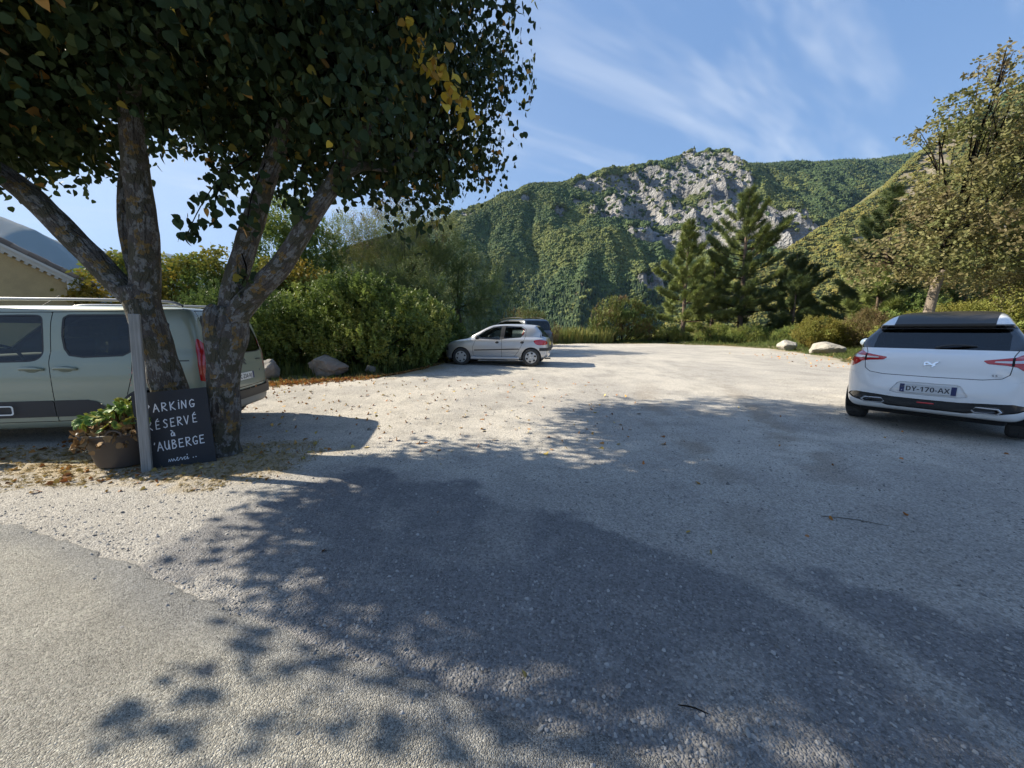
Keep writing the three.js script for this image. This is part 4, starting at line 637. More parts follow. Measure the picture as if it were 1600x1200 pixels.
  for (const [x, z] of [[0.05, -0.34], [0.05, 0.34], [-0.75, -0.36], [-0.75, 0.36]]) seatPart(root, x, z, 0.48, std([0.06, 0.06, 0.065], 0.95));
  const sw = part('steering_wheel', new THREE.TorusGeometry(0.175, 0.016, 8, 26), trimBlack, root); sw.position.set(0.5, 0.86, -0.34); sw.rotation.set(0, Math.PI / 2, 0); sw.rotateX(0.4);
  part('dashboard', new RoundedBoxGeometry(0.4, 0.22, 1.3, 3, 0.08), cabinGrey, root).position.set(0.75, 0.80, 0);
  car.finish(silverPaint, true, std([0.16, 0.16, 0.165], 0.95));
}
// ---------------------------------------------------------------- dark car behind it
{
  const spec = {
    len: 4.2, wid: 1.78, hgt: 1.6, wr: 0.32, arch: 0.365, axles: [[-1.35], [1.25]], k: 0.12, ku: 0.10, kj: 0.05, cell: 0.032,
    side: [[-1.9, 0.26], [-2.06, 0.35], [-2.1, 0.55], [-2.06, 0.8], [-1.99, 1.02], [-1.82, 1.32], [-1.7, 1.5], [-1.5, 1.57], [-0.8, 1.6], [-0.2, 1.58], [0.3, 1.46], [0.9, 1.14], [1.2, 1.03], [1.8, 0.9], [2.05, 0.7], [2.09, 0.45], [1.95, 0.24], [0, 0.2], [-1.5, 0.21]],
    planL: [[-2.1, 0, 1], [-2.07, 0.4], [-1.97, 0.7], [-1.7, 0.84], [-1.2, 0.885], [0, 0.885], [1.3, 0.86], [1.8, 0.7], [2.03, 0.4], [2.1, 0, 1]],
    planU: [[-2.05, 0, 1], [-2.0, 0.45], [-1.85, 0.68], [-1.3, 0.78], [-0.4, 0.79], [0.5, 0.76], [1.0, 0.62], [1.25, 0, 1]],
    sectL: [[0, 0.2, 1], [0.74, 0.22], [0.84, 0.32], [0.87, 0.5], [0.885, 0.7], [0.86, 0.9], [0.78, 1.0], [0, 1.06, 1]],
    sectU: [[0, 0.4, 1], [0.87, 0.5], [0.84, 0.9], [0.78, 1.05], [0.70, 1.35], [0.62, 1.52], [0.48, 1.585], [0, 1.6, 1]],
  };
  const car = Car(spec, { label: 'dark grey-blue car mostly hidden behind the silver hatchback', category: 'car' }, 'dark_car', 0.1, 0.40, 18.2, Math.PI * 125 / 180);
  const { root } = car, paint = phys([0.035, 0.045, 0.062], 0.3, { clearcoat: 1, metalness: 0.3 }), tint = glassMat([0.2, 0.23, 0.25]);
  const sw = outline([[0.75, 1.06], [0.2, 1.4], [-0.3, 1.48], [-1.3, 1.46], [-1.55, 1.36], [-1.62, 1.1]]), rg = outlineH([[0, 1.06], [0.55, 1.07], [0.66, 1.12], [0.58, 1.46], [0, 1.5]]);
  for (const sg of [-1, 1]) {
    car.cut('side_window', onSide(sg, sw), tint, { off: -0.004 }); const lamp = outline([[0.66, 1.10], [0.68, 0.85], [0.8, 0.78], [1.0, 0.82], [0.98, 1.08], [0.85, 1.16]], true), so = (x, z) => sg * z + Math.max(0, x + 1.95);
    car.cut('tail_light', (x, y, z) => Math.max(lamp(so(x, z), y), x + 1.5, 0.3 - sg * z), redLens, { off: 0.005 });
    part('roof_rail', bar([[0.1, 1.56, sg * 0.58], [-0.1, 1.6, sg * 0.59], [-1.2, 1.61, sg * 0.59], [-1.45, 1.57, sg * 0.58]], 0.016), trimBlack, root);
    const m = part('mirror', new THREE.SphereGeometry(1, 14, 10).scale(0.08, 0.08, 0.11), paint, root); m.position.set(0.75, 1.08, sg * 0.98);
  }
  car.cut('rear_window', onRear(rg, -1.4), tint, { off: -0.003 }); car.seam(onRear(outlineH([[0, 0.6], [0.64, 0.62], [0.66, 1.0], [0.68, 1.1], [0.6, 1.54], [0, 1.57]]), -1.4));
  const ws = (x, y, z) => Math.max(0.4 - x, x - 1.15, Math.abs(z) - 0.6, 1.08 - y); car.cut('windscreen', ws, tint, { off: -0.003 });
  for (const [x] of spec.axles) for (const q of [-1, 1]) wheel(root, x, q * 0.765, 0.32, std([0.4, 0.4, 0.4], 0.4, { metalness: 0.6 }), { width: 0.2, rim: 0.215, spokes: 5, holes: [[0.35, 0.25], [0.85, 0.2], [0.9, 0.6], [0.85, 1.05], [0.35, 1.0]], dish: 0.02 });
  for (const [x, z] of [[0.1, -0.36], [0.1, 0.36], [-0.8, -0.38], [-0.8, 0.38]]) seatPart(root, x, z, 0.6, cabinGrey);
  car.finish(paint, false);
}
// ---------------------------------------------------------------- plants
const leafMat = (t = 0.3, rough = 0.75) => phys([1, 1, 1], rough, { transmission: t, thickness: 0, specularIntensity: 0.3 });
// a leaf blade hanging from its stalk at the origin, tip towards -y, folded along the midrib
function leafGeo(shape, fold = 0.18, curl = 0.12) { // shape: half outline [halfwidth, y] from base to tip
  const P = [], N = [], I = [];
  shape.forEach(([w, y], i) => { const t = i / (shape.length - 1), zc = -curl * t * t; P.push(-w, y, zc + w * fold, 0, y, zc, w, y, zc + w * fold); if (i) { const a = (i - 1) * 3, b = i * 3; if (shape[i - 1][0] > 0) I.push(a, a + 1, b + 1, a + 1, a + 2, b + 1); if (w > 0) I.push(a, b + 1, b, a + 2, b + 2, b + 1); } });
  return geoOf(P, null, I);
}
const lindenLeaf = leafGeo([[0, 0], [0.30, 0.06], [0.47, -0.16], [0.44, -0.42], [0.26, -0.72], [0.07, -0.92], [0, -1.04]], 0.22, 0.15);
const ovalLeaf = leafGeo([[0, 0], [0.24, -0.25], [0.26, -0.55], [0, -1]], 0.3, 0.2);
const slimLeaf = leafGeo([[0, 0], [0.14, -0.4], [0, -1]], 0.3, 0.3);
function sprigGeo(leaf, n, len, size, seed, flat = 0.6) { // a twig with n leaves, rising along +y
  const R = rng(seed), gs = [];
  for (let i = 0; i < n; i++) { const t = (i + 0.6) / n, g = leaf.clone(), s = size * (0.7 + 0.6 * R()); g.scale(s, s, s); g.rotateX((R() - 0.5) * 1.2); g.rotateZ((0.5 + flat * R()) * (i % 2 ? 1 : -1) + Math.PI * 0.35 * (i % 2 ? 1 : -1)); g.rotateY(R() * 6.3); g.translate((R() - 0.5) * len * 0.25, len * (t - 0.35), (R() - 0.5) * len * 0.25); gs.push(g); }
  return mergeGeometries(gs);
}
const barkMap = (() => { // furrowed grey-brown bark with crusts of grey and some orange lichen
  return dataTex(1024, (u, v, c) => {
    const rid = Math.abs(2 * noise3(u * 26 + noise3(u * 9, v * 7, 4, 0) * 1.4, v * 5, 1, 0) - 1), f = noise3(u * 90, v * 60, 2, 0), k = 0.55 + 0.6 * rid * 0.6 + 0.25 * (f - 0.5);
    c[0] = 0.235 * k; c[1] = 0.205 * k; c[2] = 0.175 * k;
    const l = fbm(u * 17, v * 13, 3, 6, 0.62), l2 = fbm(u * 10 + 9, v * 9, 8, 5), e = fbm(u * 40, v * 40, 6, 3);
    const a = sstep(0.555, 0.60, l + (e - 0.5) * 0.16), b = sstep(0.70, 0.72, l2 + (e - 0.5) * 0.12), m = sstep(0.56, 0.62, fbm(u * 4 + 3, v * 4, 19, 4));
    const grey = [0.40, 0.40, 0.375], orange = [0.36, 0.23, 0.07], moss = [0.10, 0.10, 0.04]; for (let i = 0; i < 3; i++) { c[i] = mix(c[i], moss[i], m * 0.5); c[i] = mix(c[i], grey[i] * (0.75 + 0.5 * e), a * 0.7); c[i] = mix(c[i], orange[i] * (0.7 + 0.6 * e), b * 0.8); }
  });
})();
const barkBump = dataTex(512, (u, v, c) => { const rid = Math.abs(2 * noise3(u * 26 + noise3(u * 9, v * 7, 4) * 1.4, v * 5, 1) - 1); c[0] = c[1] = c[2] = 0.7 * rid + 0.3 * noise3(u * 90, v * 60, 2); });
const lichenBark = std([0.46, 0.46, 0.46], 0.95, { map: barkMap, bumpMap: barkBump, bumpScale: 0.035 });
const plainBark = (c) => std(c, 0.95, { bumpMap: barkBump, bumpScale: 0.02 });
const twigMat = plainBark([0.085, 0.07, 0.055]);

// ---- the two old lindens over the sign: limbs in metres [x, y, -distance, radius]
const W = (x, y, d, r) => [x, y, -d, r];
const LIMBS = [
  { // leaning trunk behind the board
    trunk: [W(-3.86, -0.15, 4.52, 0.22), W(-3.91, 0.12, 4.5, 0.19), W(-4.0, 0.6, 4.48, 0.168), W(-4.08, 1.2, 4.45, 0.16), W(-4.15, 1.7, 4.42, 0.168), W(-4.19, 1.98, 4.41, 0.166)],
    limbs: [
      [W(-4.15, 1.85, 4.42, 0.141), W(-4.08, 2.25, 4.42, 0.131), W(-4.05, 2.75, 4.42, 0.120), W(-4.05, 3.3, 4.42, 0.116), W(-4.05, 3.9, 4.45, 0.104), W(-4.1, 4.5, 4.6, 0.083), W(-4.3, 5.6, 4.9, 0.058), W(-4.6, 7.2, 5.2, 0.025)],
      [W(-4.15, 1.75, 4.42, 0.133), W(-4.42, 2.03, 4.4, 0.120), W(-4.75, 2.46, 4.36, 0.116), W(-5.05, 2.84, 4.32, 0.108), W(-5.36, 3.12, 4.3, 0.100), W(-5.8, 3.45, 4.2, 0.083), W(-6.5, 4.0, 4.1, 0.058), W(-7.3, 5.0, 4.1, 0.025)],
      [W(-4.2, 1.95, 4.5, 0.091), W(-4.36, 2.3, 4.56, 0.071), W(-4.43, 2.72, 4.62, 0.066), W(-4.5, 3.2, 4.75, 0.062), W(-4.6, 3.8, 5.1, 0.058), W(-4.8, 4.9, 6.2, 0.046), W(-5.0, 6.4, 7.4, 0.025)],
      [W(-4.06, 3.95, 4.46, 0.083), W(-3.6, 4.35, 4.3, 0.075), W(-3.1, 4.75, 4.2, 0.062), W(-2.6, 5.4, 4.2, 0.042), W(-2.3, 6.3, 4.4, 0.021)],
    ],
  },
  { // upright trunk with the old wound
    trunk: [W(-3.56, -0.15, 4.54, 0.23), W(-3.56, 0.1, 4.54, 0.19), W(-3.49, 0.5, 4.54, 0.17), W(-3.43, 1.0, 4.55, 0.175), W(-3.35, 1.45, 4.56, 0.19), W(-3.30, 1.75, 4.58, 0.175)],
    limbs: [
      [W(-3.31, 1.65, 4.58, 0.141), W(-3.22, 2.1, 4.62, 0.124), W(-3.12, 2.4, 4.66, 0.120), W(-2.96, 2.9, 4.7, 0.112), W(-2.76, 3.4, 4.75, 0.100), W(-2.5, 4.2, 4.9, 0.083), W(-2.4, 5.4, 5.5, 0.058), W(-2.5, 6.8, 6.2, 0.025)],
      [W(-3.27, 1.62, 4.56, 0.141), W(-2.97, 1.94, 4.55, 0.124), W(-2.62, 2.22, 4.5, 0.108), W(-2.27, 2.66, 4.46, 0.100), W(-1.98, 3.07, 4.5, 0.091), W(-1.7, 3.58, 4.6, 0.083), W(-1.35, 4.25, 4.8, 0.062), W(-1.0, 5.2, 5.2, 0.025)],
      [W(-1.98, 3.07, 4.5, 0.058), W(-1.72, 3.3, 4.6, 0.050), W(-1.5, 3.5, 5.1, 0.042), W(-1.2, 4.2, 6.0, 0.025)],
      [W(-2.76, 3.4, 4.75, 0.066), W(-3.1, 4.2, 5.4, 0.058), W(-3.5, 5.3, 6.6, 0.042), W(-3.8, 6.4, 8.0, 0.025)],
    ],
  },
];
const BLOBS = [[-4.0, 5.7, 5.0, 3.5, 2.3, 2.2], [-1.85, 4.95, 5.3, 1.6, 1.75, 1.9], [-5.4, 5.0, 3.8, 1.3, 1.5, 1.3], [-6.0, 4.3, 4.3, 0.7, 0.6, 0.6], [-1.65, 4.25, 4.35, 0.8, 0.75, 0.4], [-4.0, 4.7, 4.1, 0.8, 0.6, 0.4], [-4.4, 6.0, 3.3, 2.3, 1.6, 1.2], [-4.3, 6.7, 7.8, 3.2, 1.9, 2.0], [-4.0, 8.0, 5.8, 3.2, 1.9, 2.8], [-2.2, 5.9, 6.6, 2.3, 1.7, 1.9]];
{
  const R = rng(4242), nodes = []; // skeleton points to grow boughs from
  LIMBS.forEach((t, ti) => t.limbs.forEach((l) => { const c = new THREE.CatmullRomCurve3(l.map((p) => V(...p.slice(0, 3)))); for (let k = 0.35; k <= 1; k += 0.05) { const q = c.getPoint(k); if (q.y > 2.6) nodes.push({ q, ti, r: mix(l[0][3], l[l.length - 1][3], k) }); } }));
  const leaves = [[], []], twigs = [[], []], vol = BLOBS.map((b) => Math.max(3.2, b[3] * b[4] * b[5])), tot = vol.reduce((a, b) => a + b);
  const clear = (x, y, d) => d < 2.3 || x > 0.05 + 0.03 * d + 0.25 * (noise3(y * 1.7, d * 1.7, 3) - 0.5) || (y < 3.3 && x > -5 && x < -2.2 && d < 6.5) ;
  const addLeaf = (ti, x, y, d, s, col) => { leaves[ti].push({ x, y, d, s, rx: (R() - 0.5) * 2.2, ry: R() * 6.2832, rz: (R() - 0.5) * 2.0, c: col }); };
  const greens = () => { const v = 0.7 + 0.6 * R(), u = R(); return u < 0.018 ? [0.40 * v, 0.22 * v, 0.06 * v] : u < 0.05 ? [0.20 * v, 0.17 * v, 0.03 * v] : u < 0.3 ? [0.048 * v, 0.068 * v, 0.022 * v] : [0.032 * v, 0.055 * v, 0.021 * v]; };
  const cluster = (ti, cx, cy, cd, n, rad, colf = greens) => { for (let i = 0; i < n; i++) { const a = R() * 6.28, rr = rad * Math.sqrt(R()), y = cy + (R() - 0.62) * rad * 1.7; if (cx + Math.cos(a) * rr > 0.42) continue; addLeaf(ti, cx + Math.cos(a) * rr, y, cd + Math.sin(a) * rr, 0.052 + 0.05 * R(), colf()); } };
  let boughs = 0;
  while (boughs < 340) {
    let k = R() * tot, b = 0; while (k > vol[b]) k -= vol[b++]; const [bx, by, bd, rx, ry, rd] = BLOBS[b];
    const th = R() * 6.2832, ph = Math.acos(2 * R() - 1), q = Math.pow(R(), 0.22), x = bx + rx * q * Math.sin(ph) * Math.cos(th), y = by + ry * q * Math.cos(ph), d = bd + rd * q * Math.sin(ph) * Math.sin(th);
    if (clear(x, y, d) || noise3(x * 0.8, y * 0.8, d * 0.8 + 5) < 0.43) continue; boughs++;
    let best = null, bq = 1e9; for (const n of nodes) { const l = (n.q.x - x) ** 2 + (n.q.y - y) ** 2 * 1.2 + (-n.q.z - d) ** 2 + (n.q.y > y + 0.4 ? 2 : 0); if (l < bq) { bq = l; best = n; } }
    const m = best.q, mid = [(m.x + x) / 2 + (R() - 0.5) * 0.3, (m.y + y) / 2 + 0.18 + R() * 0.2, -((-m.z + d) / 2) + (R() - 0.5) * 0.3], r0 = Math.min(0.035, best.r * 0.6);
    twigs[best.ti].push(limb([[m.x, m.y, m.z, r0], [...mid, r0 * 0.7], [x, y, -d, 0.008]], { rad: 5, seg: 4, lump: 0 }));
    const nc = 8 + Math.floor(R() * 4); for (let c = 0; c < nc; c++) {
      const a = R() * 6.28, h = 0.25 + 0.65 * R(), cx = x + Math.cos(a) * h, cd = d + Math.sin(a) * h, cy = y + (R() - 0.55) * 0.75; if (clear(cx, cy, cd)) continue;
      if (R() < 0.5) twigs[best.ti].push(limb([[x, y, -d, 0.007], [(x + cx) / 2, (y + cy) / 2 + 0.07, -(d + cd) / 2, 0.006], [cx, cy, -cd, 0.004]], { rad: 4, seg: 3, lump: 0 }));
      cluster(best.ti, cx, cy, cd, 28 + Math.floor(R() * 24), 0.26 + 0.16 * R());
    }
  }
  // hanging sprays at the hem of the crown
  const hang = (ti, pts, n) => { const c = new THREE.CatmullRomCurve3(pts.map((p) => V(p[0], p[1], -p[2]))); twigs[ti].push(limb(pts.map((p, i) => [p[0], p[1], -p[2], 0.008 - 0.004 * i / pts.length]), { rad: 4, seg: 4, lump: 0 })); for (let i = 0; i < n; i++) { const q = c.getPoint(Math.sqrt(R())); addLeaf(ti, q.x + (R() - 0.5) * 0.2, q.y + (R() - 0.6) * 0.14, -q.z + (R() - 0.5) * 0.2, 0.075 + 0.035 * R(), greens()); } };
  hang(1, [[-2.9, 3.4, 4.6], [-3.15, 3.15, 4.45], [-3.35, 2.8, 4.35], [-3.5, 2.48, 4.3]], 46); hang(1, [[-2.8, 3.4, 4.5], [-3.0, 3.1, 4.3], [-3.1, 2.85, 4.25], [-3.08, 2.65, 4.2]], 40); hang(1, [[-2.7, 3.3, 4.5], [-2.75, 2.9, 4.3], [-2.8, 2.6, 4.25]], 26);
  hang(1, [[-2.3, 3.4, 4.6], [-2.35, 3.0, 4.4], [-2.3, 2.75, 4.3]], 34); hang(1, [[-1.9, 3.6, 4.6], [-1.85, 3.2, 4.4], [-1.8, 2.95, 4.4]], 34); hang(1, [[-1.4, 3.8, 4.7], [-1.3, 3.4, 4.6], [-1.3, 3.05, 4.6]], 40); hang(1, [[-0.9, 4.0, 4.9], [-0.75, 3.5, 4.8], [-0.7, 3.1, 4.8]], 40);
  hang(1, [[-3.05, 2.35, 4.5], [-2.95, 2.15, 4.4], [-2.98, 2.0, 4.35]], 14);
  hang(0, [[-5.3, 3.7, 4.2], [-5.4, 3.3, 4.1], [-5.35, 2.95, 4.05]], 36); hang(0, [[-4.9, 4.0, 4.3], [-4.75, 3.7, 4.2], [-4.6, 3.45, 4.15]], 34); hang(0, [[-3.7, 4.0, 4.4], [-3.6, 3.6, 4.3], [-3.55, 3.35, 4.2]], 30); hang(0, [[-5.0, 3.6, 4.0], [-5.15, 3.2, 3.95], [-5.05, 2.85, 3.9]], 30); hang(0, [[-3.3, 4.0, 4.5], [-3.2, 3.7, 4.3], [-3.1, 3.4, 4.2]], 26);
  // one spray already turned yellow
  const yellow = () => { const v = 0.75 + 0.5 * R(); const u = R(); return u < 0.3 ? [0.42 * v, 0.24 * v, 0.04 * v] : [0.46 * v, 0.34 * v, 0.04 * v]; };
  for (const [x, y, d] of [[-0.95, 4.28, 4.15], [-0.85, 4.2, 4.1], [-0.75, 4.1, 4.1], [-0.68, 4.0, 4.1], [-0.6, 3.88, 4.1], [-0.52, 3.75, 4.1], [-0.46, 3.62, 4.1]]) cluster(1, x, y, d, 17, 0.16, () => (R() < 0.15 ? greens() : yellow()));
  const lm = leafMat(0.18, 0.7), shared = [0, 1, 2].map((k) => { const g = lindenLeaf.clone(); const p = g.attributes.position; for (let i = 0; i < p.count; i++) p.setZ(i, p.getZ(i) * (0.6 + k * 0.7)); g.computeVertexNormals(); return g; });
  const tints = Array.from({ length: 12 }, () => { const c = greens(); return phys(c, 0.7, { transmission: 0.22, thickness: 0, specularIntensity: 0.3 }); }); for (let k = 0; k < 3; k++) tints.push(phys(yellow(), 0.7, { transmission: 0.22, thickness: 0, specularIntensity: 0.5 }));
  const labels = ['leaning linden with lichen-spotted bark, its trunk rising behind the chalk board', 'upright linden with a hollow wound in its trunk, right of the chalk board'];
  LIMBS.forEach((t, ti) => {
    const base = t.trunk[0], g = group('linden_tree', { label: labels[ti], category: 'tree', group: 'lindens over the sign' }, 0, 0, 0);
    part('trunk', limb(t.trunk, { rad: 26, seg: 10, lump: 0.09, seed: ti * 7 + 1 }), lichenBark, g);
    t.limbs.forEach((l, i) => part('limb', limb(l, { rad: 18, seg: 8, lump: 0.06, seed: i + ti * 9 }), lichenBark, g));
    part('twigs', mergeGeometries(twigs[ti]), twigMat, g).userData.kind = 'stuff';
    // the leaves nearest the viewer one by one, the rest of the crown together
    const L = leaves[ti].sort((a, b) => (a.x ** 2 + (a.y - 1.5) ** 2 + a.d ** 2) - (b.x ** 2 + (b.y - 1.5) ** 2 + b.d ** 2)), seenAt = (o) => Math.abs(o.x / o.d) < 1.3 && (o.y - 1.5) / o.d < 0.83;
    const near = L.filter(seenAt).slice(0, 300), rest = new Set(near);
    near.forEach((o, i) => { const yel = o.c[0] > 0.3, m = part('leaf', shared[i % 3], tints[yel ? 12 + (i % 3) : i % 12], g); m.position.set(o.x, o.y, -o.d); m.rotation.set(o.rx, o.ry, o.rz); m.scale.setScalar(o.s); });
    scatterCopies('crown', lindenLeaf, lm, L.filter((o) => !rest.has(o)).map((o) => ({ m: trs(o.x, o.y, -o.d, o.s, o.s, o.s, o.rx, o.ry, o.rz), c: o.c })), g);
    if (ti === 1) { // pruned stub with a dark hollow, and the lip of the old wound low on the trunk
      part('pruned_stub', limb([W(-3.40, 0.95, 4.44, 0.10), W(-3.41, 1.35, 4.40, 0.105), W(-3.40, 1.70, 4.42, 0.085), W(-3.38, 1.78, 4.44, 0.04)], { rad: 16, seg: 8, lump: 0.12, seed: 31 }), lichenBark, g);
      const wound = part('wound_lip', new THREE.TorusGeometry(0.075, 0.035, 12, 24), lichenBark, g); wound.scale.set(0.8, 1.35, 0.8); wound.position.set(-3.40, 0.60, -4.38); wound.rotation.y = -0.5;
      const hollow = part('hollow', new THREE.SphereGeometry(0.06, 16, 12), std([0.015, 0.012, 0.01], 1), g); hollow.scale.set(0.8, 1.4, 0.5); hollow.position.set(-3.40, 0.60, -4.382);  // near-black ball, the shade of the hollow put into its colour
    }
  });
  console.log('linden leaves', leaves[0].length + leaves[1].length);
}

// ---- bushes and broadleaved trees: stems, and a crown of sprigs through lobes [x, y, d, rx, ry, rd] measured from the foot
function plant(name, tags, x, d, o) {
  const R = rng(o.seed), y0 = groundH(x, d), g = group(name, tags, x, y0, -d), bark = o.bark ?? twigMat, stems = [];
  const vols = o.lobes.map((l) => l[3] * l[4] * l[5]), tot = vols.reduce((a, b) => a + b), list = [];
  if (o.trunk) part('trunk', limb(o.trunk.map((p) => [p[0], p[1], -p[2], p[3]]), { rad: 10, seg: 6, lump: 0.05, seed: o.seed }), bark, g);
  const root = o.trunk ? o.trunk[o.trunk.length - 1] : [0, 0.05, 0, 0.05];
  o.lobes.forEach((l) => { for (let k = 0; k < (o.stems ?? 2); k++) { const b = o.trunk ? root : [(R() - 0.5) * 0.5 + l[0] * 0.3, 0, (R() - 0.5) * 0.5 + l[2] * 0.3, 0.03], ex = l[0] + (R() - 0.5) * l[3], ey = l[1] + (R() - 0.45) * l[4] * 0.8, ed = l[2] + (R() - 0.5) * l[5], r = (o.stemR ?? 0.035) * (0.7 + 0.6 * R()); stems.push(limb([[b[0], b[1], -b[2], r], [mix(b[0], ex, 0.4) + (R() - 0.5) * 0.4, mix(b[1], ey, 0.55), -mix(b[2], ed, 0.4), r * 0.7], [ex, ey, -ed, r * 0.25]], { rad: 6, seg: 5, lump: 0.04, seed: k })); if (o.fine) for (let q = 0; q < o.fine; q++) { const fx = ex + (R() - 0.5) * l[3] * 1.5, fy = ey + (R() - 0.45) * l[4] * 1.1, fd = ed + (R() - 0.5) * l[5] * 1.5, m = 0.3 + 0.6 * R(), bx = mix(b[0], ex, m), by = mix(b[1], ey, m), bd = mix(b[2], ed, m); stems.push(limb([[bx, by, -bd, r * 0.4], [(bx + fx) / 2, (by + fy) / 2 + 0.15, -(bd + fd) / 2, r * 0.28], [fx, fy, -fd, r * 0.1]], { rad: 4, seg: 4, lump: 0 })); } } });
  if (stems.length) { const m = part('branches', mergeGeometries(stems), bark, g); m.userData.kind = 'stuff'; }
  let tries = 0; while (list.length < o.n && tries++ < o.n * 8) {
    let k = R() * tot, b = 0; while (k > vols[b]) k -= vols[b++]; const l = o.lobes[b], th = R() * 6.2832, cp = 2 * R() - 1, sp = Math.sqrt(1 - cp * cp), q = Math.pow(R(), o.shell ?? 0.22);
    const nx = sp * Math.cos(th), ny = cp, nd = sp * Math.sin(th), wob = 0.78 + 0.44 * noise3(nx * 2.2 + o.seed, ny * 2.2, nd * 2.2 + b), px = l[0] + l[3] * q * nx * wob, py = l[1] + l[4] * q * ny * wob, pd = l[2] + l[5] * q * nd * wob;
    if (py < 0.03 || noise3(px * (o.gap ?? 1.6) + o.seed, py * (o.gap ?? 1.6), pd * (o.gap ?? 1.6)) < (o.open ?? 0.33)) continue;
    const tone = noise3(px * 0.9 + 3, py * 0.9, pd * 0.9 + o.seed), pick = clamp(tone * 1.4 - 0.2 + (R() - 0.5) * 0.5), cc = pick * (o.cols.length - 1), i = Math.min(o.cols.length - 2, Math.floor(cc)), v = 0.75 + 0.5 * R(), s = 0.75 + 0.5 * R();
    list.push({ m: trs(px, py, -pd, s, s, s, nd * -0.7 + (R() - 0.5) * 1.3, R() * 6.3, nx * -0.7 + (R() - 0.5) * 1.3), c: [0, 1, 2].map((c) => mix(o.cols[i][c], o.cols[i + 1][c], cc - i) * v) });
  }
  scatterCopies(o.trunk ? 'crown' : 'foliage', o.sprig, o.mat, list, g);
  return g;
}
const lm3 = leafMat(0.5, 0.6), sprigOval = sprigGeo(ovalLeaf, 9, 0.24, 0.085, 3), sprigSmall = sprigGeo(ovalLeaf, 12, 0.26, 0.055, 5), sprigSlim = sprigGeo(slimLeaf, 12, 0.3, 0.10, 7), sprigBig = sprigGeo(ovalLeaf, 6, 0.3, 0.13, 9), sprigFine = sprigGeo(ovalLeaf, 14, 0.4, 0.05, 11);
const G1 = [0.15, 0.21, 0.052], G2 = [0.205, 0.265, 0.065], G3 = [0.27, 0.295, 0.072], GD = [0.10, 0.15, 0.045], YG = [0.22, 0.21, 0.04], YO = [0.36, 0.26, 0.04], BR = [0.19, 0.13, 0.065], OL = [0.17, 0.155, 0.05], GY = [0.17, 0.21, 0.085];
plant('broad_bush', { label: 'large dense green bush behind the big grey boulder', category: 'bush' }, -4.75, 12.6, { seed: 11, n: 4800, sprig: sprigOval, mat: lm3, cols: [GD, G1, G2, G3], stems: 3, lobes: [[-1.0, 1.5, -0.2, 1.55, 1.3, 1.2], [0.5, 1.5, 0, 1.5, 1.35, 1.2], [-0.2, 2.2, 0.2, 1.4, 0.9, 1.0], [1.5, 1.05, 0.2, 1.2, 1.1, 1.0], [-1.9, 0.8, -0.2, 0.9, 0.9, 0.8], [0, 0.7, -0.9, 1.5, 0.75, 0.6]] });
plant('yellow_flecked_bush', { label: 'bush with a few yellow leaves at the nose of the silver car', category: 'bush' }, -2.35, 14.2, { seed: 12, n: 2300, sprig: sprigOval, mat: lm3, cols: [GD, G1, G1, YG], stems: 3, lobes: [[-0.7, 1.2, 0, 1.2, 1.1, 1.0], [-0.1, 0.8, 0.6, 0.8, 0.8, 0.8], [-1.3, 1.6, 0.6, 1.1, 1.1, 1.0]] });  // mostly dark and mid greens, with some yellow-green leaves
plant('dark_bush', { label: 'dark bush just behind the rear of the van', category: 'bush' }, -8.4, 12.2, { seed: 13, n: 2600, sprig: sprigOval, mat: lm3, cols: [GD, GD, G1, G2], stems: 3, lobes: [[0.3, 1.3, 0, 1.5, 1.4, 1.1], [-1.2, 1.3, 0.4, 1.3, 1.2, 1.0], [1.2, 0.9, -0.3, 0.9, 0.9, 0.8]] });
const maples = [[-13.6, 14.2, 31, 'yellow-green maple bush showing between the house and the leaning trunk'], [-10.9, 14.6, 32, 'yellow-tinged maple bush showing between the two trunks, above the van'], [-8.7, 15.2, 33, 'orange-tipped maple bush right of the upright trunk']];
for (const [x, d, seed, label] of maples) plant('maple_bush', { label, category: 'bush', group: 'maples behind the van' }, x, d, { seed, n: 2600, sprig: sprigBig, mat: lm3, cols: [G1, G2, YG, YG, YO], stems: 3, open: 0.3, lobes: [[-0.6, 2.2, 0, 1.4, 1.5, 1.2], [0.8, 2.1, 0.2, 1.3, 1.4, 1.1], [0, 3.2, 0.2, 1.0, 0.75, 0.9], [0, 1.0, 0, 1.7, 1.0, 1.1]] });
plant('leafy_tree', { label: 'green broadleaved tree behind the upright trunk and the van', category: 'tree' }, -10.2, 18.5, { seed: 41, n: 4200, sprig: sprigOval, mat: lm3, cols: [GD, G1, G2, G3], trunk: [[0, 0, 0, 0.2], [0.1, 1.2, 0, 0.16], [0, 2.6, 0, 0.12]], stems: 3, lobes: [[-0.8, 4.3, 0, 1.7, 1.6, 1.5], [0.9, 4.4, 0.2, 1.6, 1.5, 1.4], [0, 5.9, 0, 1.4, 1.1, 1.2], [1.4, 3.0, 0, 1.3, 1.2, 1.2], [-1.6, 3.0, 0, 1.3, 1.2, 1.2]] });
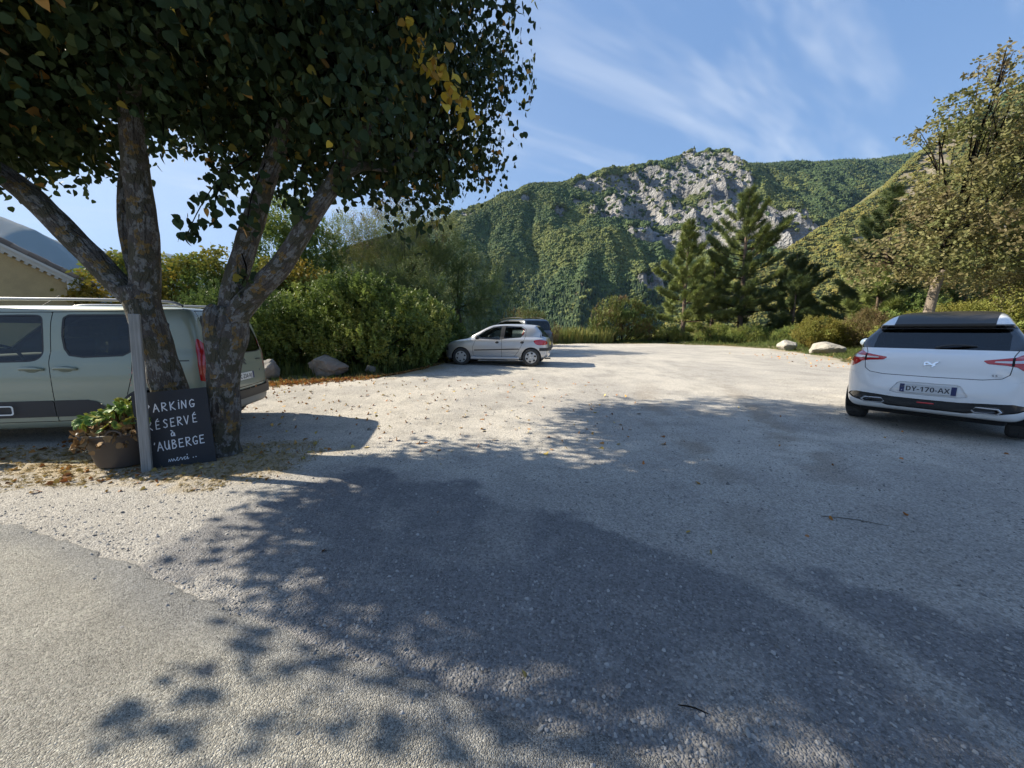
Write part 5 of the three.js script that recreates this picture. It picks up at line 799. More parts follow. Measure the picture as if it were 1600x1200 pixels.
plant('locust_tree', { label: 'airy tree with dark forked stems, behind the large bush', category: 'tree' }, -6.4, 20.5, { seed: 42, n: 4600, sprig: sprigFine, mat: lm3, bark: plainBark([0.05, 0.04, 0.032]), cols: [GY, GY, G3, BR], trunk: [[0, 0, 0, 0.16], [0.2, 1.4, 0, 0.14], [0.6, 2.6, 0, 0.11]], stems: 2, stemR: 0.05, fine: 1, open: 0.32, shell: 0.33, lobes: [[-1.7, 5.6, 0, 1.7, 1.4, 1.4], [0.6, 6.3, 0, 1.6, 1.5, 1.4], [2.5, 5.9, 0, 1.4, 1.4, 1.2], [-0.4, 4.6, 0.3, 1.9, 0.9, 1.2], [1.8, 4.6, 0, 1.4, 1.0, 1.2]] });
plant('acacia_tree', { label: 'grey-green tree rising behind the silver car', category: 'tree' }, -2.9, 21.0, { seed: 43, n: 5200, sprig: sprigFine, mat: lm3, cols: [GD, GD, GY, G1], trunk: [[0, 0, 0, 0.16], [0.1, 1.0, 0, 0.13], [0, 2.0, 0, 0.1]], stems: 1, fine: 2, open: 0.28, lobes: [[-1.2, 3.6, 0, 1.7, 1.6, 1.4], [0.9, 3.2, 0, 1.6, 1.5, 1.4], [-0.2, 4.7, 0, 1.5, 1.0, 1.2], [1.9, 2.0, -0.3, 1.4, 1.4, 1.1], [-2.3, 2.2, 0, 1.5, 1.6, 1.2], [0, 1.4, -0.5, 2.2, 1.2, 1.0]] });
plant('acacia_tree', { label: 'second grey-green tree between the airy tree and the one behind the silver car', category: 'tree' }, -5.4, 19.0, { seed: 44, n: 3000, sprig: sprigFine, mat: lm3, cols: [GD, GY, GY, G2], trunk: [[0, 0, 0, 0.14], [0, 1.0, 0, 0.12], [0.1, 1.8, 0, 0.09]], stems: 3, fine: 2, lobes: [[-0.9, 2.9, 0, 1.5, 1.3, 1.2], [0.9, 2.9, 0, 1.5, 1.4, 1.2], [0, 1.4, -0.4, 1.9, 1.1, 0.9]] });
plant('brown_shrub', { label: 'rounded brownish shrub above the roof of the dark car', category: 'bush' }, 1.1, 24.5, { seed: 45, n: 1500, sprig: sprigSmall, mat: lm3, cols: [GD, OL, BR], lobes: [[0, 1.3, 0, 1.5, 1.2, 1.1], [-1.0, 0.9, 0, 1.0, 0.9, 0.9], [1.0, 0.8, 0, 1.0, 0.8, 0.9]] });
plant('round_bush', { label: 'rounded green bush at the far edge of the gravel, left of the pines', category: 'bush' }, 8.3, 29.3, { seed: 46, n: 3400, sprig: sprigOval, mat: lm3, cols: [GD, G1, OL, G2, BR], stems: 3, lobes: [[-0.9, 1.5, 0, 1.5, 1.5, 1.3], [0.9, 1.6, 0, 1.5, 1.5, 1.3], [0, 2.3, 0, 1.5, 1.0, 1.2], [-1.7, 0.8, 0, 0.9, 0.8, 0.8], [1.8, 0.8, 0, 0.9, 0.8, 0.8]] });
plant('olive_shrub', { label: 'small yellow-green shrub at the foot of the left pine', category: 'bush' }, 11.4, 28.6, { seed: 47, n: 700, sprig: sprigSmall, mat: lm3, cols: [G1, G3, YG], lobes: [[0, 0.6, 0, 0.9, 0.7, 0.7], [0.8, 0.45, 0, 0.7, 0.5, 0.6]] });
for (const [x, d, seed, label] of [[14.6, 27.6, 48, 'low green shrub between the feet of the two tall pines'], [16.3, 26.4, 49, 'low green shrub in front of the tallest pine'], [18.6, 25.4, 50, 'pale green shrub left of the yellow bush, near the small boulder']]) plant('low_shrub', { label, category: 'bush', group: 'low shrubs along the verge' }, x, d, { seed, n: 900, sprig: sprigSmall, mat: lm3, cols: [G1, G2, G3, OL], lobes: [[0, 0.55, 0, 1.2, 0.65, 0.8], [0.9, 0.4, 0, 0.8, 0.5, 0.6], [-0.9, 0.45, 0, 0.8, 0.5, 0.6]] });
plant('yellow_bush', { label: 'golden-green bush behind the two pale boulders', category: 'bush' }, 17.2, 21.2, { seed: 51, n: 2000, sprig: sprigSmall, mat: lm3, cols: [G3, YG, YG, [0.24, 0.19, 0.04]], stems: 3, lobes: [[-0.5, 0.85, 0, 1.1, 0.9, 0.9], [0.7, 0.75, 0, 1.0, 0.8, 0.8]] });
plant('russet_bush', { label: 'brownish bush right of the golden-green one', category: 'bush' }, 18.8, 20.6, { seed: 52, n: 1700, sprig: sprigSmall, mat: lm3, cols: [OL, BR, OL, BR], stems: 3, fine: 2, lobes: [[0, 1.1, 0, 1.2, 1.1, 0.9], [1.0, 0.8, 0, 0.9, 0.8, 0.8]] });
plant('bright_bush', { label: 'bright yellow-green bush left of the white car roof', category: 'bush' }, 15.6, 15.6, { seed: 53, n: 2600, sprig: sprigSmall, mat: lm3, cols: [G3, YG, YG, G2], stems: 3, lobes: [[0, 0.7, 0, 1.1, 0.75, 0.9], [1.3, 1.0, 0.2, 1.2, 0.9, 0.9], [2.7, 1.2, 0.3, 1.4, 1.0, 1.0]] });
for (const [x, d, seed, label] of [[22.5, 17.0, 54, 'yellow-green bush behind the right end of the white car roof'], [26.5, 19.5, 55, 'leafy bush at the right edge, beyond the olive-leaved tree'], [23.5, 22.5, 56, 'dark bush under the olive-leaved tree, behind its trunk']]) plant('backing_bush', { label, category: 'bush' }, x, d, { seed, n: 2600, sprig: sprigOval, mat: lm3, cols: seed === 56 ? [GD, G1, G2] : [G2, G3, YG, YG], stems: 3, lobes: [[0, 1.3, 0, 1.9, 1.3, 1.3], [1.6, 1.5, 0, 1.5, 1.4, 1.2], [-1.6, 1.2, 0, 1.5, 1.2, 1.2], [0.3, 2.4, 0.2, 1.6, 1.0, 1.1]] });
plant('olive_leaved_tree', { label: 'tree with olive and yellowing leaves rising behind the white car', category: 'tree' }, 15.1, 14.2, { seed: 61, n: 6000, sprig: sprigBig, mat: lm3, bark: plainBark([0.20, 0.165, 0.13]), cols: [[0.16, 0.18, 0.06], [0.20, 0.195, 0.07], [0.23, 0.205, 0.085], [0.22, 0.18, 0.09]], trunk: [[0, 0, 0, 0.19], [0.05, 1.2, 0, 0.16], [0.1, 2.2, 0, 0.15], [0.3, 3.2, 0, 0.13]], stems: 1, stemR: 0.05, fine: 7, open: 0.34, shell: 0.3, gap: 1.3, lobes: [[-1.9, 3.3, -0.4, 1.6, 0.9, 1.3], [0.4, 4.0, -0.4, 2.2, 1.7, 1.8], [2.6, 4.6, 0, 2.4, 2.2, 2.0], [0.3, 5.6, 0, 1.5, 1.3, 1.4], [1.9, 6.4, 0, 2.0, 1.7, 1.6], [-0.5, 7.7, 0, 1.1, 0.45, 0.8], [1.0, 8.5, 0, 1.5, 1.0, 1.1], [3.6, 8.0, 0, 2.4, 2.2, 1.8], [4.8, 4.2, 0.5, 2.2, 2.4, 1.8], [1.2, 9.9, 0, 0.8, 0.5, 0.7]] });

// ---- pines
const tuft = (() => { const R = rng(9), gs = []; for (let i = 0; i < 34; i++) { const g = new THREE.ConeGeometry(0.008, 0.24, 3, 1, true); g.translate(0, 0.12, 0); g.rotateX(0.35 + 0.75 * R()); g.rotateY(R() * 6.3); g.translate(0, (R() - 0.5) * 0.22, 0); gs.push(g); } return mergeGeometries(gs); })();
const pineBark = plainBark([0.16, 0.115, 0.085]), needleMat = leafMat(0.45, 0.6);
function pine(x, d, h, wid, seed, label, cols, lowest = 0.12) {
  const R = rng(seed), y0 = groundH(x, d), g = group('pine_tree', { label, category: 'tree', group: 'pines along the far verge' }, x, y0, -d), br = [], list = [], lean = (R() - 0.5) * 0.03;
  part('trunk', limb([[0, -0.2, 0, h * 0.017 + 0.03], [lean * h * 0.3, h * 0.35, 0, h * 0.012 + 0.02], [lean * h * 0.7, h * 0.7, 0, h * 0.008 + 0.01], [lean * h, h, 0, 0.015]], { rad: 9, seg: 8, lump: 0.05, seed }), pineBark, g);
  const levels = Math.round(h * 2.1); for (let i = 0; i < levels; i++) {
    const t = lowest + (1 - lowest) * (i + R() * 0.6) / levels, y = t * h, prof = Math.pow(1 - t, 0.75) * (0.75 + 0.25 * Math.sin(t * 3.1)) , n = 4 + Math.floor(R() * 2), a0 = R() * 6.3;
    for (let k = 0; k < n; k++) {
      if (R() < 0.2) continue; const a = a0 + k / n * 6.283 + (R() - 0.5) * 0.6, len = Math.max(0.25, wid * prof * (0.5 + 0.75 * R()) * (0.75 + 0.5 * noise3(y * 0.5 + seed, a * 0.8))), up = mix(-0.05, 0.75, t) * len + 0.1 * len, cx = Math.cos(a), cz = Math.sin(a), b = [lean * y, y, 0], tip = [b[0] + cx * len, y + up, cz * len], mid = [b[0] + cx * len * 0.55, y + up * 0.25, cz * len * 0.55], r = 0.012 + len * 0.012;
      br.push(limb([[...b, r], [...mid, r * 0.7], [...tip, r * 0.3]], { rad: 4, seg: 3, lump: 0 }));
      const m = Math.ceil(len * 12) + 3; for (let q = 0; q < m; q++) { const f = 0.3 + 0.7 * Math.sqrt((q + R()) / m), side = (R() - 0.5) * len * 0.55 * (1.15 - f), px = mix(b[0], tip[0], f) - cz * side, pz = mix(0, tip[2], f) + cx * side, py = mix(y, y + up, f * f) + (R() - 0.35) * 0.16, s = 1.0 + 0.8 * R(), c = cols[Math.floor(R() * cols.length)], v = 0.75 + 0.5 * R(); list.push({ m: trs(px, py, pz, s, s, s, cz * 0.7 + (R() - 0.5) * 0.6, R() * 6.3, -cx * 0.7 + (R() - 0.5) * 0.6), c: [c[0] * v, c[1] * v, c[2] * v] }); }
    }
  }
  part('branches', mergeGeometries(br), pineBark, g).userData.kind = 'stuff'; scatterCopies('crown', tuft, needleMat, list, g);
}
const P1 = [[0.29, 0.34, 0.10], [0.33, 0.37, 0.11], [0.24, 0.30, 0.09]], P2 = [[0.14, 0.19, 0.065], [0.11, 0.16, 0.06], [0.20, 0.245, 0.08]];
pine(13.1, 29.8, 8.6, 3.4, 71, 'light green pine, left of the two tall pines', P1, 0.16); pine(17.6, 30.0, 11.2, 4.0, 72, 'tallest pine, with bare pale stem in its middle', P1.concat(P2), 0.12);
pine(20.9, 29.2, 6.3, 3.2, 73, 'shorter dark pine just right of the tallest pine', P2, 0.05); pine(24.2, 25.6, 10.2, 3.8, 74, 'dark pine left of the olive-leaved tree', P2, 0.1); pine(22.6, 24.2, 5.2, 2.4, 75, 'young pine behind the brownish bush', P1, 0.05); pine(15.9, 31.0, 6.2, 2.8, 76, 'small pine standing between the two tall pines', P1, 0.05); pine(29.5, 27.5, 9.0, 3.6, 77, 'dark pine behind the olive-leaved tree, far right', P2, 0.08); pine(25.2, 28.4, 7.2, 3.2, 79, 'light green pine filling the gap right of the shorter dark pine', P1, 0.04); pine(28.4, 24.6, 6.6, 3.0, 80, 'bushy light pine low behind the olive-leaved tree', P1, 0.03); pine(19.8, 27.4, 4.4, 2.3, 78, 'small dark pine above the golden-green bush', P2, 0.04);
// ---------------------------------------------------------------- house gable beyond the van
{
  const g = group('house', { label: 'ochre rendered house with a pale carved verge on its gable, behind the van', category: 'house' }, -14.75, groundH(-14.6, 13.4), -13.2, 0.74);
  const stucco = dataTex(512, (u, v, c) => { const n = noise3(u * 90, v * 90, 3, 90), m = noise3(u * 6, v * 6, 8, 6); const k = 0.82 + 0.14 * n + 0.12 * (m - 0.5); c[0] = c[1] = c[2] = k; });
  const wallM = std([0.50, 0.37, 0.185], 0.95, { map: stucco, bumpMap: stucco, bumpScale: 0.006 }), stone = std([0.52, 0.51, 0.47], 0.85), tileM = [std([0.20, 0.15, 0.115], 0.9), std([0.24, 0.19, 0.15], 0.9), std([0.16, 0.125, 0.10], 0.9)];
  // local: x to the right eave at 0, gable plane at z = 0, house runs back (-z) and left (-x)
  const span = 9.6, eave = 2.78, slope = 0.66, apex = eave + span / 2 * slope;
  const s = new THREE.Shape(); s.moveTo(0, -0.3); s.lineTo(0, eave); s.lineTo(-span / 2, apex); s.lineTo(-span, eave); s.lineTo(-span, -0.3); s.closePath();
  const wg = new THREE.ExtrudeGeometry(s, { depth: 8, bevelEnabled: false }); wg.translate(0, 0, -8); part('wall', wg, wallM, g);
  for (const q of [-1, 1]) { // roof planes with rows of tiles, and the stepped verge moulding
    const roof = new THREE.Group(); roof.name = 'roof'; roof.position.set(q > 0 ? 0 : -span, eave, 0); roof.rotation.z = q > 0 ? Math.PI - Math.atan(slope) : Math.atan(slope); g.add(roof);
    const L = Math.hypot(span / 2, span / 2 * slope), up = q > 0 ? -1 : 1;
    const deck = part('deck', new THREE.BoxGeometry(L + 0.3, 0.1, 8.3), std([0.16, 0.13, 0.11], 0.9), roof); deck.position.set(L / 2 - 0.15, up * 0.12, -4.0);
    const tg = new THREE.CylinderGeometry(0.085, 0.1, 0.46, 8, 1, true, 0, Math.PI).rotateX(Math.PI / 2).rotateY(Math.PI / 2); if (up < 0) tg.rotateX(Math.PI);
    for (let i = 0; i < 15; i++) for (let k = 0; k < 8; k++) { const t = part('tile', tg, tileM[(i * 7 + k * 5) % 3], roof); t.position.set(i * 0.38 - 0.2, up * (0.19 + 0.012 * (i % 2)), 0.06 - k * 0.21); }
    const verge = part('verge_moulding', new THREE.BoxGeometry(L + 0.1, 0.12, 0.16), stone, roof); verge.position.set(L / 2, up * 0.0, 0.085);
    const lip = part('verge_lip', new THREE.BoxGeometry(L + 0.35, 0.07, 0.26), stone, roof); lip.position.set(L / 2 - 0.12, up * 0.095, 0.12);
    for (let i = 0; i < 30; i++) { const b = part('dentil', new THREE.BoxGeometry(0.09, 0.07, 0.09), stone, roof); b.position.set(0.12 + i * 0.175, -up * 0.092, 0.06); }
    const ret = part('eave_return', new RoundedBoxGeometry(0.3, 0.42, 0.3, 2, 0.05), stone, g); ret.position.set(q > 0 ? 0.06 : -span - 0.06, eave - 0.12, 0.02);
    const gut = part('gutter', new THREE.CylinderGeometry(0.07, 0.07, 8.2, 10).rotateX(Math.PI / 2), std([0.25, 0.22, 0.2], 0.5, { metalness: 0.5 }), g); gut.position.set(q > 0 ? 0.3 : -span - 0.3, eave + 0.02, -4.0);
  }
}
// ---------------------------------------------------------------- board, post and tub under the lindens
{ // chalk board leaning on the trunks
  const c = document.createElement('canvas'); c.width = 840; c.height = 1080; const k = c.getContext('2d');
  k.fillStyle = '#24262a'; k.fillRect(0, 0, 840, 1080);
  const R = rng(3); for (let i = 0; i < 2600; i++) { const t = R() * 14; k.fillStyle = `rgba(${120 + t},${120 + t},${125 + t},0.05)`; k.fillRect(R() * 840, R() * 1080, 2 + R() * 26, 1 + R() * 3); }
  k.strokeStyle = '#cfd2d6'; k.lineCap = 'round'; k.lineJoin = 'round';
  const G = { // letters as chalk strokes in a 1 x 1.4 box
    P: [[[0.05, 1.4], [0.1, 0.0], [0.6, 0.02], [0.75, 0.28], [0.55, 0.62], [0.08, 0.7]]], A: [[[0, 1.4], [0.42, 0], [0.85, 1.4]], [[0.18, 0.88], [0.7, 0.85]]], R: [[[0.05, 1.4], [0.1, 0], [0.6, 0.02], [0.72, 0.3], [0.5, 0.62], [0.08, 0.68], [0.8, 1.4]]], K: [[[0.1, 0], [0.08, 1.4]], [[0.75, 0.02], [0.1, 0.75], [0.8, 1.4]]], i: [[[0.15, 0.25], [0.1, 1.35]], [[0.17, -0.12], [0.19, -0.1]]], N: [[[0.02, 1.4], [0.1, 0.05], [0.7, 1.35], [0.78, 0.0]]], G: [[[0.75, 0.18], [0.5, 0], [0.12, 0.25], [0.03, 0.8], [0.25, 1.35], [0.65, 1.3], [0.78, 0.85], [0.42, 0.85]]],
    E: [[[0.7, 0.02], [0.1, 0.05], [0.06, 1.38], [0.72, 1.35]], [[0.1, 0.68], [0.6, 0.66]]], S: [[[0.68, 0.15], [0.4, 0], [0.1, 0.25], [0.3, 0.6], [0.62, 0.85], [0.6, 1.25], [0.3, 1.4], [0.02, 1.25]]], V: [[[0, 0], [0.36, 1.4], [0.8, 0]]], U: [[[0.08, 0], [0.06, 0.95], [0.28, 1.38], [0.6, 1.25], [0.72, 0]], [[0.72, 0.6], [0.76, 1.4]]], B: [[[0.08, 1.4], [0.1, 0.02], [0.5, 0.05], [0.62, 0.32], [0.12, 0.65], [0.6, 0.75], [0.7, 1.1], [0.45, 1.38], [0.08, 1.4]]], L: [[[0.1, 0], [0.06, 1.38], [0.65, 1.36]]], "'": [[[0.15, 0], [0.08, 0.25]]], '-': [[[0.2, -0.12], [0.45, -0.32]]], // acute accent, drawn over the letter before it
    a: [[[0.5, 0.45], [0.25, 0.35], [0.05, 0.6], [0.1, 0.95], [0.35, 0.95], [0.52, 0.45], [0.55, 0.98]], [[0.1, -0.05], [0.35, 0.15]]],
  };
  const write = (text, x, y, s, adv, tilt, lw) => { k.lineWidth = lw * 1.15; let cx = x; [...text].forEach((ch, i) => { if (ch === '^') { const st = [[0.25, -0.12], [0.55, -0.38]]; k.beginPath(); st.forEach(([a, b], q) => k[q ? 'lineTo' : 'moveTo'](cx - adv * s + a * s, y + b * s + (cx - x) * tilt)); k.stroke(); return; } for (const st of G[ch]) { k.beginPath(); st.forEach(([a, b], q) => k[q ? 'lineTo' : 'moveTo'](cx + a * s + (R() - 0.5) * 3, y + b * s + (cx - x) * tilt + (R() - 0.5) * 3)); k.stroke(); } cx += (ch === 'i' ? 0.55 : ch === "'" ? 0.5 : adv) * s; }); };
  const fit = (dx, sx, f) => { k.save(); k.translate(dx, 0); k.scale(sx, 1); f(); k.restore(); };
  fit(67, 0.907, () => write('PARKiNG', 60, 170, 78, 1.3, -0.03, 12)); fit(87, 0.79, () => { write('R', 40, 395, 88, 1.2, 0, 12); write('E^', 160, 405, 78, 1.2, 0, 11); write('SERV', 268, 392, 82, 1.22, -0.05, 12); write('E^', 690, 370, 78, 1.2, 0, 11); }); write('a', 365, 560, 76, 1, 0, 11); fit(69, 0.84, () => write("L'AUBERGE", 20, 705, 84, 1.13, -0.045, 12));
  k.lineWidth = 7; const script = [[300, 985], [308, 950], [320, 985], [334, 948], [346, 985], [360, 950], [374, 985], [392, 965], [408, 945], [400, 938], [390, 970], [408, 988], [430, 960], [438, 945], [452, 958], [450, 985], [476, 950], [492, 945], [478, 962], [482, 985], [504, 975], [514, 945], [516, 985], [530, 972]]; k.beginPath(); script.forEach(([a, b], i) => k[i ? 'lineTo' : 'moveTo'](a, b)); k.stroke(); for (const [a, b] of [[515, 918], [580, 972], [612, 968]]) { k.beginPath(); k.arc(a, b, 3.5, 0, 7); k.stroke(); }
  const t = new THREE.CanvasTexture(c); t.colorSpace = THREE.SRGBColorSpace;
  const face = std([1, 1, 1], 0.75, { map: t }), edge = std([0.03, 0.03, 0.032], 0.8);
  const b = put(new THREE.Mesh(new THREE.BoxGeometry(0.66, 0.86, 0.018), [edge, edge, edge, edge, face, edge]), 'chalk_board', { label: 'black chalk board with white handwriting leaning on the tree trunks', category: 'sign' });
  b.position.set(-3.755, 0.405, -4.17); b.rotation.set(-0.13, 0.42, 0.055, 'YXZ');
}
{ // squared grey post in front of the board
  const R = rng(8), g = new RoundedBoxGeometry(0.085, 1.72, 0.085, 2, 0.008), wood = dataTex(256, (u, v, c) => { const n = noise3(u * 40, v * 4, 2, 0), m = noise3(u * 8, v * 14, 6, 0); const k = 0.7 + 0.3 * n + 0.2 * (m - 0.5); c[0] = k; c[1] = k; c[2] = k * 0.98; });
  const p = put(new THREE.Mesh(g, std([0.30, 0.295, 0.28], 0.9, { map: wood, bumpMap: wood, bumpScale: 0.004 })), 'wooden_post', { label: 'squared grey weathered post standing between the tub and the chalk board', category: 'post' });
  p.position.set(-3.90, 0.80, -3.98); p.rotation.set(0.01, 0.62, -0.045);
}
{ // plastic tub with a half-dried plant
  const g = group('planter_tub', { label: 'round brown plastic tub with a half-dried leafy plant beside the post', category: 'planter' }, -4.40, 0.0, -4.28, 0.3); g.scale.setScalar(1.14);
  const prof = [[0, 0.0], [0.235, 0.0], [0.25, 0.015], [0.315, 0.30], [0.335, 0.315], [0.35, 0.33], [0.345, 0.345], [0.325, 0.345], [0.31, 0.325], [0.30, 0.30], [0, 0.29]].map((p) => new THREE.Vector2(...p));
  part('tub', new THREE.LatheGeometry(prof, 48), std([0.06, 0.05, 0.044], 0.5), g); part('soil', new THREE.SphereGeometry(0.302, 24, 10, 0, 6.3, 0, 1.57).scale(1, 0.16, 1).translate(0, 0.28, 0), std([0.05, 0.035, 0.025], 1, { bumpMap: soilMap, bumpScale: 0.02 }), g);
  for (const q of [-1, 1]) { const h = part('handle', new THREE.TorusGeometry(0.055, 0.011, 8, 16, Math.PI), std([0.07, 0.055, 0.045], 0.5), g); h.position.set(q * 0.08, 0.34, 0.34); h.visible = q > 0; h.rotation.x = 0.3; }
  const R = rng(21), lobed = (() => { const gs = []; for (let k = 0; k < 5; k++) { const l = ovalLeaf.clone(); l.scale(1.1, 0.75, 1); l.rotateZ((k - 2) * 0.62); gs.push(l); } return mergeGeometries(gs); })(), lm = leafMat(0.35, 0.6), live = [], dead = [], stalks = [];
  for (let i = 0; i < 260; i++) { const a = R() * 6.28, r = 0.40 * Math.sqrt(R()), x = Math.cos(a) * r + 0.06, z = Math.sin(a) * r, y = 0.40 + 0.20 * (1 - r / 0.4) + R() * 0.07, s = 0.045 + 0.035 * R(), v = 0.7 + 0.6 * R(); live.push({ m: trs(x, y, z, s, s, s, -1.3 + (R() - 0.5) * 1.2, R() * 6.28, (R() - 0.5)), c: R() < 0.25 ? [0.36 * v, 0.36 * v, 0.07 * v] : [0.17 * v, 0.28 * v, 0.07 * v] }); if (i % 3 === 0) stalks.push(limb([[x * 0.3, 0.3, z * 0.3, 0.003], [x * 0.8, y - 0.06, z * 0.8, 0.0025], [x, y, z, 0.002]], { rad: 4, seg: 3, lump: 0 })); }
  for (let i = 0; i < 420; i++) { const a = R() * 6.28, over = R() < 0.45, r = over ? 0.31 + R() * 0.09 : 0.34 * Math.sqrt(R()), y = over ? 0.36 - R() * 0.16 * (r > 0.34 ? 1 : 0.1) : 0.32 + R() * 0.13, s = 0.03 + 0.04 * R(), v = 0.5 + 0.8 * R(); dead.push({ m: trs(Math.cos(a) * r, y, Math.sin(a) * r, s, s, s * 1.5, R() * 6, R() * 6, R() * 6), c: [0.27 * v, 0.175 * v, 0.085 * v] }); }
  part('stalks', mergeGeometries(stalks), std([0.16, 0.12, 0.06], 0.9), g).userData.kind = 'stuff'; scatterCopies('foliage', lobed, lm, live, g); scatterCopies('dry_leaves', lindenLeaf, leafMat(0.15, 0.8), dead, g);
  const st = part('flower_stalk', limb([[0.22, 0.4, 0, 0.004], [0.2, 0.62, 0.02, 0.003], [0.14, 0.84, 0.03, 0.002]], { rad: 5, seg: 5, lump: 0 }), std([0.2, 0.14, 0.08], 0.9), g), fl = []; for (let i = 0; i < 40; i++) fl.push({ m: trs(0.15 + (R() - 0.5) * 0.12, 0.78 + R() * 0.16, 0.03 + (R() - 0.5) * 0.1, 0.012, 0.014, 0.012, R() * 6, R() * 6, R() * 6), c: [0.5, 0.22, 0.24] }); scatterCopies('blossom', ovalLeaf, lm, fl, g);
}
// ---------------------------------------------------------------- boulders
const boulderMat = (c) => std(c, 0.95, { map: rockMap, bumpMap: rockBump, bumpScale: 0.03 });
function boulder(label, x, d, pts, seed, col, turn = 0) { // pts: half sizes and a ridge skew
  const [sx, sy, sz, skew] = pts, g = new THREE.IcosahedronGeometry(1, 5), p = g.attributes.position, v = V(), uv = g.attributes.uv;
  for (let i = 0; i < p.count; i++) { v.fromBufferAttribute(p, i); let n = v.clone(); const planes = 14; let cut = 1; for (let k = 0; k < planes; k++) { const a = hash3(k, seed, 1) * 6.28, b = Math.acos(2 * hash3(k, seed, 2) - 1), q = V(Math.sin(b) * Math.cos(a), Math.cos(b), Math.sin(b) * Math.sin(a)), dd = 0.62 + 0.26 * hash3(k, seed, 3), dt = n.dot(q); if (dt > 0) cut = Math.min(cut, dd / dt); } const k = Math.min(1, cut) * (1 + 0.16 * (fbm(n.x * 3 + seed, n.y * 3, n.z * 3, 4) - 0.5) + 0.07 * (ridged(n.x * 6 + seed, n.y * 6, n.z * 6, 3) - 0.5)); v.multiplyScalar(k); const ty = v.y; p.setXYZ(i, v.x * sx + skew * ty * sx, ty * sy * (v.x < 0.0 || !skew ? 1 : 1 - 0.45 * v.x * Math.sign(Math.abs(skew))), v.z * sz); uv.setXY(i, p.getX(i) * 0.5 + p.getZ(i) * 0.3, p.getY(i) * 0.5 + p.getZ(i) * 0.2); }
  g.computeVertexNormals(); const m = put(new THREE.Mesh(g, boulderMat(col)), 'boulder', { label, category: 'boulder', group: 'boulders edging the gravel' }); m.position.set(x, groundH(x, d) + 0.06 + sy * 0.42, -d); m.rotation.y = turn; m.scale.setScalar(x < 0 ? 0.95 : 1.05); return m;
}
boulder('large grey sloping boulder in front of the large bush', -5.35, 11.15, [0.66, 0.44, 0.42, -0.28], 4, [0.27, 0.245, 0.215], 0.1);
boulder('blocky boulder beside the rear corner of the van', -6.75, 10.6, [0.36, 0.34, 0.32, 0], 9, [0.30, 0.285, 0.26], 0.6);
boulder('small boulder in the grass right of the large grey one', -4.25, 11.5, [0.22, 0.17, 0.2, 0], 14, [0.28, 0.26, 0.23], 1.6);
boulder('smaller of the two pale boulders on the right verge', 14.9, 20.9, [0.52, 0.34, 0.42, 0], 22, [0.50, 0.47, 0.40], 0.4);
boulder('wider of the two pale boulders, near the white car', 15.0, 18.4, [0.72, 0.34, 0.5, 0], 27, [0.47, 0.44, 0.38], 2.6);

